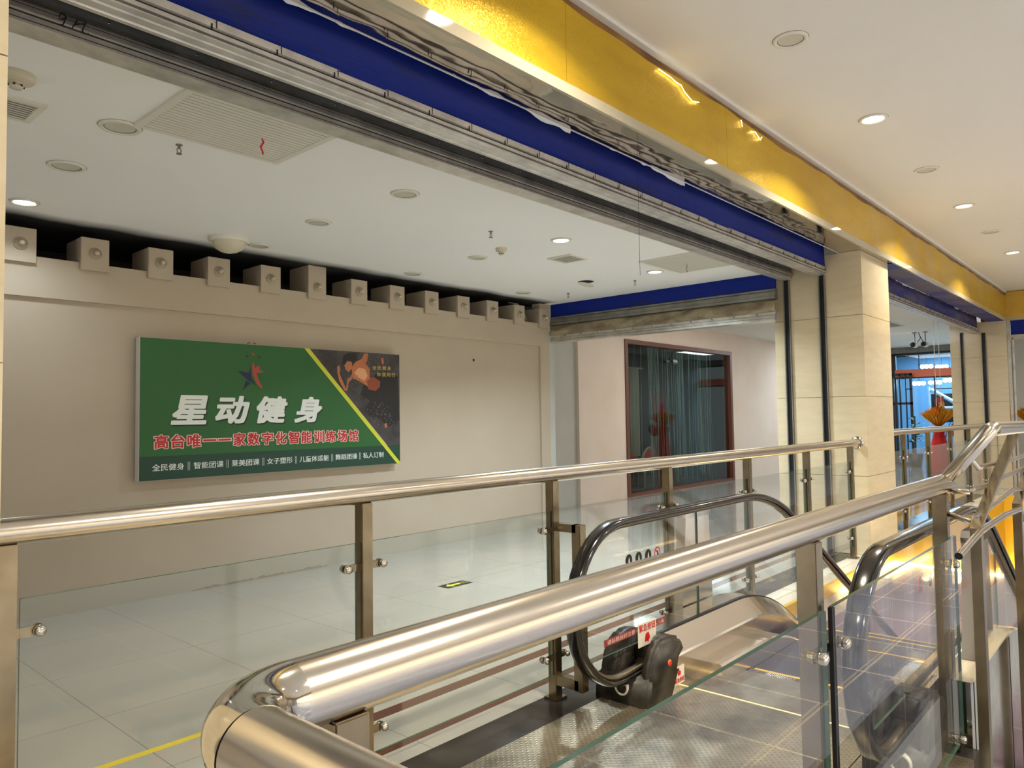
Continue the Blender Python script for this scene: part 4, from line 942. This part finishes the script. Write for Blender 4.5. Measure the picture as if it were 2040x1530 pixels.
for i, x_ in enumerate((3.132, 3.222, 3.312, 3.403)):
    mb = MB(); red = i == 3
    if red: mb.lathe((x_, 2.046, .690), [(.030, 0), (.030, -.001), (.024, -.0012), (.024, 0)], 28, 0, 'y', cap=False); mb.tube([(x_-.018, 2.0455, .708), (x_+.018, 2.0455, .672)], .003, 6)
    else: mb.lathe((x_, 2.046, .690), [(.030, 0), (.030, -.0008), (.002, -.0015)], 28, 0, 'y', smooth=False)
    mb.build('pictogram', 'ink_red' if red else 'ink_dark', e)
    q = MB(); q.prism([(x_-.006, .676), (x_+.006, .676), (x_+.004, .692), (x_, .706), (x_-.004, .692)], 2.0435, 2.0445, 'y'); q.build('symbol', 'sticker_white' if not red else 'ink_dark', e)
e = empty('warning_strip', (3.2, 2.045, .30), 'narrow red warning strip with pale writing low on the far escalator glass', 'sign')
mb = MB(); mb.box((2.905, 2.0445, .318), (3.465, 2.0455, .350)); mb.build('strip', 'strip_red', e)
text_mesh('请站稳扶好注意安全照顾老人儿童', (2.93, 3.45, .323, .345), lambda u, v: (u, 2.0438, v), 'sign_pink', e, 'writing')
e = empty('glass_sticker', (3.63, .845, .62), 'round red and blue prohibition sticker on the near escalator glass', 'sign')
mb = MB(); mb.lathe((3.545, .844, .663), [(.036, 0), (.036, -.001), (.028, -.0012), (.028, 0)], 28, 0, 'y', cap=False); mb.tube([(3.525, .8435, .685), (3.565, .8435, .641)], .003, 6); mb.build('ring', 'ink_red', e)
mb = MB(); mb.prism([(3.535, .645), (3.553, .645), (3.550, .668), (3.557, .675), (3.545, .684), (3.535, .672)], .8425, .8435, 'y'); mb.build('symbol', 'ink_dark', e)
mb = MB(); mb.prism([(3.70, .625), (3.735, .632), (3.735, .685), (3.728, .685), (3.726, .642), (3.708, .638), (3.707, .672), (3.70, .670)], .8425, .8435, 'y'); mb.build('handrail_symbol', 'ink_blue', e)

# ================================================================== SHOP WINDOW (far wall)
wx0, wx1 = 10.89, 15.06
r = empty('window_1', ((wx0+wx1)/2, wy2, 0), None, None); r['kind'] = 'structure'
mb = MB()
for a, c in (((wx0, 0), (wx0+.09, 2.755)), ((wx1-.09, 0), (wx1, 2.755)), ((wx0+.09, 2.68), (wx1-.09, 2.755)), ((wx0+.09, 0), (wx1-.09, .05))): mb.box((a[0], wy2-.02, a[1]), (c[0], wy2+.16, c[1]))
mb.build('window_frame', 'brown_frame', r)
mb = MB(); mb.box((wx0+.09, wy2+.05, .05), (wx1-.09, wy2+.06, 2.68)); mb.build('window_pane', 'glass_dark', r)
mb = MB(); rnd = random.Random(5)
for k in range(80):
    xx = rnd.uniform(wx0+.3, wx1-.35); dx = rnd.uniform(-.10, .12); b0 = rnd.uniform(.0, .4)
    mb.tube([(xx, wy2+.30, 2.9), (xx+dx*.4, wy2+.30+rnd.uniform(-.03, .03), 1.5), (xx+dx, wy2+.30, b0)], rnd.choice((.0025, .003, .0045)), 4, caps=False)
tag(mb.build('string_curtain', 'string'), 'string curtain hanging behind the dark brown framed shop window', 'curtain', kind='stuff')
for i, (xx, l_) in enumerate(((11.03, 'cream curtain panel at the left edge of the dark window'), (11.38, 'second cream curtain panel from the left in the dark window'), (11.73, 'third cream curtain panel from the left in the dark window'))):
    mb = MB(); pts = [(xx+.32*k/10, wy2+.45+.03*math.sin(k*1.3)) for k in range(11)]
    mb.add([(p[0], p[1], z_) for z_ in (.65, 2.30) for p in pts], [[k, k+1, 12+k, 11+k] for k in range(10)], 0, True)
    tag(mb.build('hanging_curtain', 'curtain_cream', recalc=False), l_, 'curtain', 'cream curtain panels in the dark window')
tag(MB().tube([(10.7, wy2+.45, 2.31), (12.2, wy2+.45, 2.31)], .015, 8).build('curtain_rail', 'curtain_cream'), 'short curtain rail holding the cream panels in the dark window', 'curtain rail')
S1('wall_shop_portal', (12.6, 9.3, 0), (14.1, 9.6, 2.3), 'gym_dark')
tag(MB().box((14.35, 8.6, .5), (14.80, 8.64, 1.95)).build('wall_banner', 'poster_red'), 'dull red banner at the right inside the dark window', 'banner')
tag(MB().box((14.82, 8.2, 1.2), (14.92, 8.24, 1.9)).build('wall_banner', 'poster_blue'), 'small blue panel at the far right inside the dark window', 'banner')
def ornate_chair(x, y, label):
    r = empty('ornate_chair', (x, y, 0), label, 'chair', 'ornate chairs in the dark window')
    pts = [(x-.30+.60*k/14, .48+.10*math.sin(math.pi*k/14)*2.2) for k in range(15)]
    mb = MB(); mb.prism([(x+.30, .42), (x-.30, .42)] + pts, y+.25, y+.31, 'y'); mb.build('backrest', 'red_card', r)
    mb = MB(); mb.tube([(p[0], y+.28, p[1]+.03) for p in pts], .03, 8); mb.build('back_frame', 'chair_gold', r)
    mb = MB(); mb.cbox((x-.30, y-.28, .36), (x+.30, y+.28, .46), .02); mb.build('seat', 'red_card', r)
    for sx in (-.26, .26):
        for sy in (-.24, .24): mb = MB(); mb.tube([(x+sx, y+sy, 0), (x+sx, y+sy, .37)], .025, 8); mb.build('leg', 'chair_gold', r)
ornate_chair(12.75, 8.0, 'ornate gold and red chair in the dark window, left one'); ornate_chair(13.55, 8.0, 'ornate gold and red chair in the dark window, right one')

# ================================================================== FLOWER STANDS
def flower_stand(x, y, label):
    r = empty('flower_stand', (x, y, 0), label, 'flowers', 'congratulation flower stands')
    mb = MB(); mb.lathe((x, y, 0), [(.02, 0), (.24, .0), (.20, .35), (.15, .75), (.10, .93), (.14, 1.02), (.22, 1.08), (.10, 1.09)], 22); mb.build('red_wrap', 'red_cloth', r)
    bow = MB()
    for s_ in (-1, 1):
        vs = [(x, y-.20, 1.00)]
        for k in range(9):
            a = k*math.pi/8; vs.append((x+s_*(.10+.26*math.sin(a)), y-.26-.05*math.cos(a), 1.00+.17*math.cos(a)))
        bow.add(vs, [[0, k, k+1] for k in range(1, 9)])
        bow.add([(v[0], v[1]+.05, v[2]) for v in vs], [[0, k+1, k] for k in range(1, 9)])
    bow.build('bow', 'red_cloth', r)
    sh = MB(); rnd = random.Random(int(x*10))
    for k in range(900):
        a = rnd.uniform(0, 2*math.pi); sp_ = rnd.uniform(0, 1)**.5; tilt = sp_*.84; L = rnd.uniform(.36, .46)
        d = Vector((math.cos(a)*math.sin(tilt), math.sin(a)*math.sin(tilt), math.cos(tilt))); b0 = Vector((x, y, 1.08)) + Vector((d.x, d.y, 0))*.06
        u_ = d.orthogonal().normalized()*rnd.uniform(.007, .012); v_ = d.cross(u_); m_ = b0+d*L*.72; e_ = b0+d*L
        sh.add([b0, m_+u_, m_-u_*.5+v_*.87, m_-u_*.5-v_*.87, e_], [(0, 2, 1), (0, 3, 2), (0, 1, 3), (4, 1, 2), (4, 2, 3), (4, 3, 1)], rnd.choice((0, 0, 1)))
    tag(sh.build('wheat_sheaf', ['wheat', 'wheat_light'], r), kind='stuff')
    mb = MB(); mb.add([(x-.20, y-.02, 1.36), (x+.14, y-.10, 1.40), (x+.16, y-.08, 1.74), (x-.17, y, 1.70), (x-.20, y-.01, 1.36), (x+.14, y-.09, 1.40), (x+.16, y-.07, 1.68), (x-.17, y+.01, 1.63)], [(0, 1, 2, 3), (7, 6, 5, 4), (0, 4, 5, 1), (1, 5, 6, 2), (2, 6, 7, 3), (3, 7, 4, 0)]); c = mb.build('red_card', 'red_card', r)
    text_mesh('开业', (0, 1, 0, 1), lambda u, v: (x-.14+.26*u, y-.035-.07*u, 1.41+.19*v+.03*u), 'gold_ink', c, 'writing', fat=.03)
flower_stand(18.0, 3.80, 'red wrapped golden wheat sheaf flower stand in front of the gym')
flower_stand(17.5, 2.02, 'red wrapped golden wheat sheaf at the right picture edge behind the steel frame')

# ================================================================== GYM FRONT (end of the far room)
GX = 21.9
S1('wall_gym_front', (GX, 2.5, 2.98), (GX+.1, 7.1, 3.15), 'steel_dark')
S1('wall_gym_side', (GX, 5.68, 0), (GX+.12, 7.1, 2.98), 'gym_dark')
S1('wall_gym_back', (25.8, 2.5, 0), (25.9, 7.1, 3.2), 'gym_wall')
r = empty('gym_shopfront', (GX, 4.6, 0), 'black framed glass gym front with an orange band', 'shop front')
mb = MB(); mb.box((GX, 2.5, 2.93), (GX+.08, 5.68, 2.99)); mb.box((GX, 5.60, 0), (GX+.08, 5.68, 2.95)); mb.box((GX, 2.5, 2.30), (GX+.08, 5.6, 2.335))
for yy in (5.03, 3.9): mb.box((GX+.02, yy-.012, 2.55), (GX+.06, yy+.012, 2.95))
mb.box((GX+.02, 4.66, 0), (GX+.06, 4.70, 2.3)); mb.box((GX+.02, 4.0, 1.99), (GX+.06, 4.68, 2.015)); mb.build('frame', 'gym_dark', r)
mb = MB(); mb.box((GX-.02, 2.5, 2.335), (GX+.06, 5.62, 2.545)); mb.build('orange_band', 'orange_band', r)
mb = MB(); mb.box((GX+.03, 2.5, 2.55), (GX+.038, 5.6, 2.93)); mb.box((GX+.03, 2.5, .02), (GX+.038, 5.1, 2.30)); mb.build('glass_panel', 'glass_cyan', r)
r = empty('gym_door', (GX-.3, 5.4, 0), 'open black barred glass door of the gym', 'door')
q = MB(); dx = GX-.25
for a, c in ((5.16, 5.22), (5.60, 5.66), (5.44, 5.475), (5.30, 5.325)): q.box((dx, a, 0), (dx+.05, c, 2.42))
for z_ in (0.0, 1.60, 2.38): q.box((dx, 5.16, z_), (dx+.05, 5.66, z_+.06))
q.box((dx, 5.16, 2.00), (dx+.05, 5.30, 2.03)); q.build('door_frame', 'gym_dark', r)
q = MB(); q.box((dx+.02, 5.2, .05), (dx+.03, 5.62, 2.38)); q.build('door_glass', 'glass_cyan', r)
# gym lamps
gi = 0
for (x_, y_, z_) in ((23.6, 5.44, 2.22), (23.6, 5.03, 2.23), (23.6, 4.66, 2.28), (24.6, 5.45, 2.75), (24.6, 5.05, 2.72), (24.4, 4.3, 2.74)):
    e = empty('gym_lamp', (x_, y_, z_), 'glaring blue-white round lamps of the gym interior', 'ceiling light', 'gym ceiling lamps')
    mb = MB()
    for k in range(3): mb.lathe((x_, y_+.11*(k-1), z_), [(.002, .065), (.045, .045), (.065, 0), (.045, -.045), (.002, -.065)], 14, 0, 'z')
    mb.build('bulb', 'gym_tube', e)
    mb = MB(); mb.box((x_-.02, y_-.14, z_+.05), (x_+.02, y_+.14, z_+.07)); mb.tube([(x_, y_, z_+.07), (x_, y_, 3.15)], .006, 6); mb.build('holder', 'gym_dark', e)
area('shop_interior_fill', (13.0, 8.5, 2.85), 1.2, 16, (0.9, 0.95, 0.9), 0.8)  # fill lamp added inside the shop so its contents show
area('gym_light', (23.8, 4.6, 3.1), 3.0, 250, (0.60, 0.84, 1.0), 2.4)
S1('ceiling_gym', (22.0, 2.5, 3.15), (26, 7.1, 3.25), 'gym_wall')
e = empty('gym_machine', (23.2, 4.7, 0), 'white framed gym machine behind the gym glass', 'gym machine')
mb = MB(); mb.tube([(23.2, 5.05, 2.02), (23.2, 4.45, 1.62)], .05, 8); mb.tube([(23.2, 5.1, 0), (23.2, 5.1, 2.1)], .03, 8); mb.tube([(23.2, 4.35, 0), (23.2, 4.4, 1.6)], .05, 8); mb.tube([(23.2, 4.30, 1.5), (23.2, 4.9, 1.5)], .04, 8); mb.build('frame', 'gym_white', e)
mb = MB(); mb.box((23.4, 4.3, 1.1), (23.5, 5.1, 1.9)); mb.build('weight_stack', 'gym_dark', e)
e = empty('potted_plant', (20.9, 5.0, 0), 'dark green broad leaved plant beside the gym door', 'plant')
mb = MB(); rnd = random.Random(9)
for k in range(26):
    a = rnd.uniform(0, 6.28); L = rnd.uniform(.25, .45); h_ = rnd.uniform(.55, 1.25); c0 = Vector((20.9, 4.95, h_)); d = Vector((math.cos(a), math.sin(a), .5)).normalized(); u_ = Vector((-math.sin(a), math.cos(a), 0))*.045
    p1 = c0+d*L*.5; p2_ = c0+d*L+Vector((0, 0, -L*.35)); mb.add([c0, p1+u_, p2_, p1-u_], [(0, 1, 2, 3)])
tag(mb.build('foliage', 'leaf', e, recalc=False), kind='stuff')
mb = MB(); mb.tube([(20.9, 4.95, .3), (20.9, 4.95, 1.3)], .018, 8); mb.build('stem', 'leaf', e)
mb = MB(); mb.lathe((20.9, 4.95, 0), [(.12, 0), (.17, .34), (.15, .34)], 18); mb.build('pot', 'gym_dark', e)
# two white cameras on the ceiling of the far room
def seccam(y, label):
    e = empty('ceiling_camera', (18, y, 3.15), label, 'camera', 'white cameras on stalks')
    mb = MB(); mb.tube([(18, y, 3.15), (18, y, 2.93)], .012, 8); mb.lathe((18, y, 3.15), [(.05, 0), (.045, -.015)], 14); mb.build('stalk', 'steel_dark', e)
    mb = MB(); mb.lathe((17.82, y, 2.87), [(.055, 0), (.06, .02), (.06, .22), (.045, .26)], 14, 0, 'x'); mb.build('body', 'lamp_white', e)
    mb = MB(); mb.lathe((17.82, y, 2.87), [(.035, 0), (.03, -.01)], 12, 0, 'x'); mb.build('lens', 'ink_dark', e)
seccam(4.20, 'left white ceiling camera hanging before the gym front'); seccam(3.99, 'right white ceiling camera hanging before the gym front')
mb = MB(); mb.tube([(18, 4.12, 3.15), (18.02, 4.09, 3.02), (18, 4.15, 2.93)], .008, 6); mb.tube([(18, 4.10, 3.08), (18, 4.04, 2.94), (18, 4.05, 2.88)], .008, 6); tag(mb.build('camera_cable', 'ink_dark'), 'loose cable between the two white ceiling cameras', 'cable')
for y_, l_ in ((3.20, 'left thin chain hanging in the right opening'), (3.125, 'right thin chain hanging in the right opening')):
    tag(MB().tube([(15.05, y_, 3.15), (15.05, y_, 1.5)], .005, 6).build('hanging_chain', 'steel_galv'), l_, 'chain', 'thin hanging chains')
e = grille(15.2, 16.4, 4.0, 4.5, 6, 'y', 'slatted vent in the far room ceiling near the white cameras', .03, True, 3.15); e = grille(12.8, 13.6, 4.6, 5.2, 6, 'y', 'farther slatted vent in the far room ceiling', .03, True, 3.15)
# display ledge with red and yellow goods before the gym
# ================================================================== general light of the hall, back rooms and the level below
area('hall_fill', (-2.2, 3.7, 2.86), 0.2, 14, COOL, spread=2.2);  # unseen lamp added out at the left to brighten the hall
for x_ in (-2.0, 7.0, 16.0): area('corridor_fill_light', (x_, -6.55, 1.45), 8.9, 78, (1.0, 0.93, 0.83), 2.6, (math.radians(90), 0, 0))  # unseen fill panels added behind the viewer to brighten ceiling and fascia
area('hall_side_fill', (-4.9, 4.4, 1.5), 3.0, 26, (0.95, 0.96, 1.0), 2.4, (0, math.radians(-90), 0))  # upright fill added at the hall's unseen left end to lift the ceiling
area('far_room_light', (12.6, 4.4, 3.1), 2.6, 86, (1.0, 0.96, 0.92), 2.0)
area('far_room_light', (18.5, 5.2, 3.1), 1.6, 90, (0.85, 0.93, 1.0), 1.6)
area('lower_level_light', (9.0, 1.5, -0.6), 6.0, 60, (1.0, 0.86, 0.75), 1.0)
area('right_room_light', (18.0, 0.0, 3.0), 2.0, 60, (1.0, 0.93, 0.85), 2.0)
for x_ in (7.4, 9.0, 10.6, 12.2, 13.6):
    area('well_led_light', (x_, 2.12, -.13-max(0, x_-8.2)*.193), 1.5, 7, LEDC, 0.03, (math.radians(120), 0, 0))
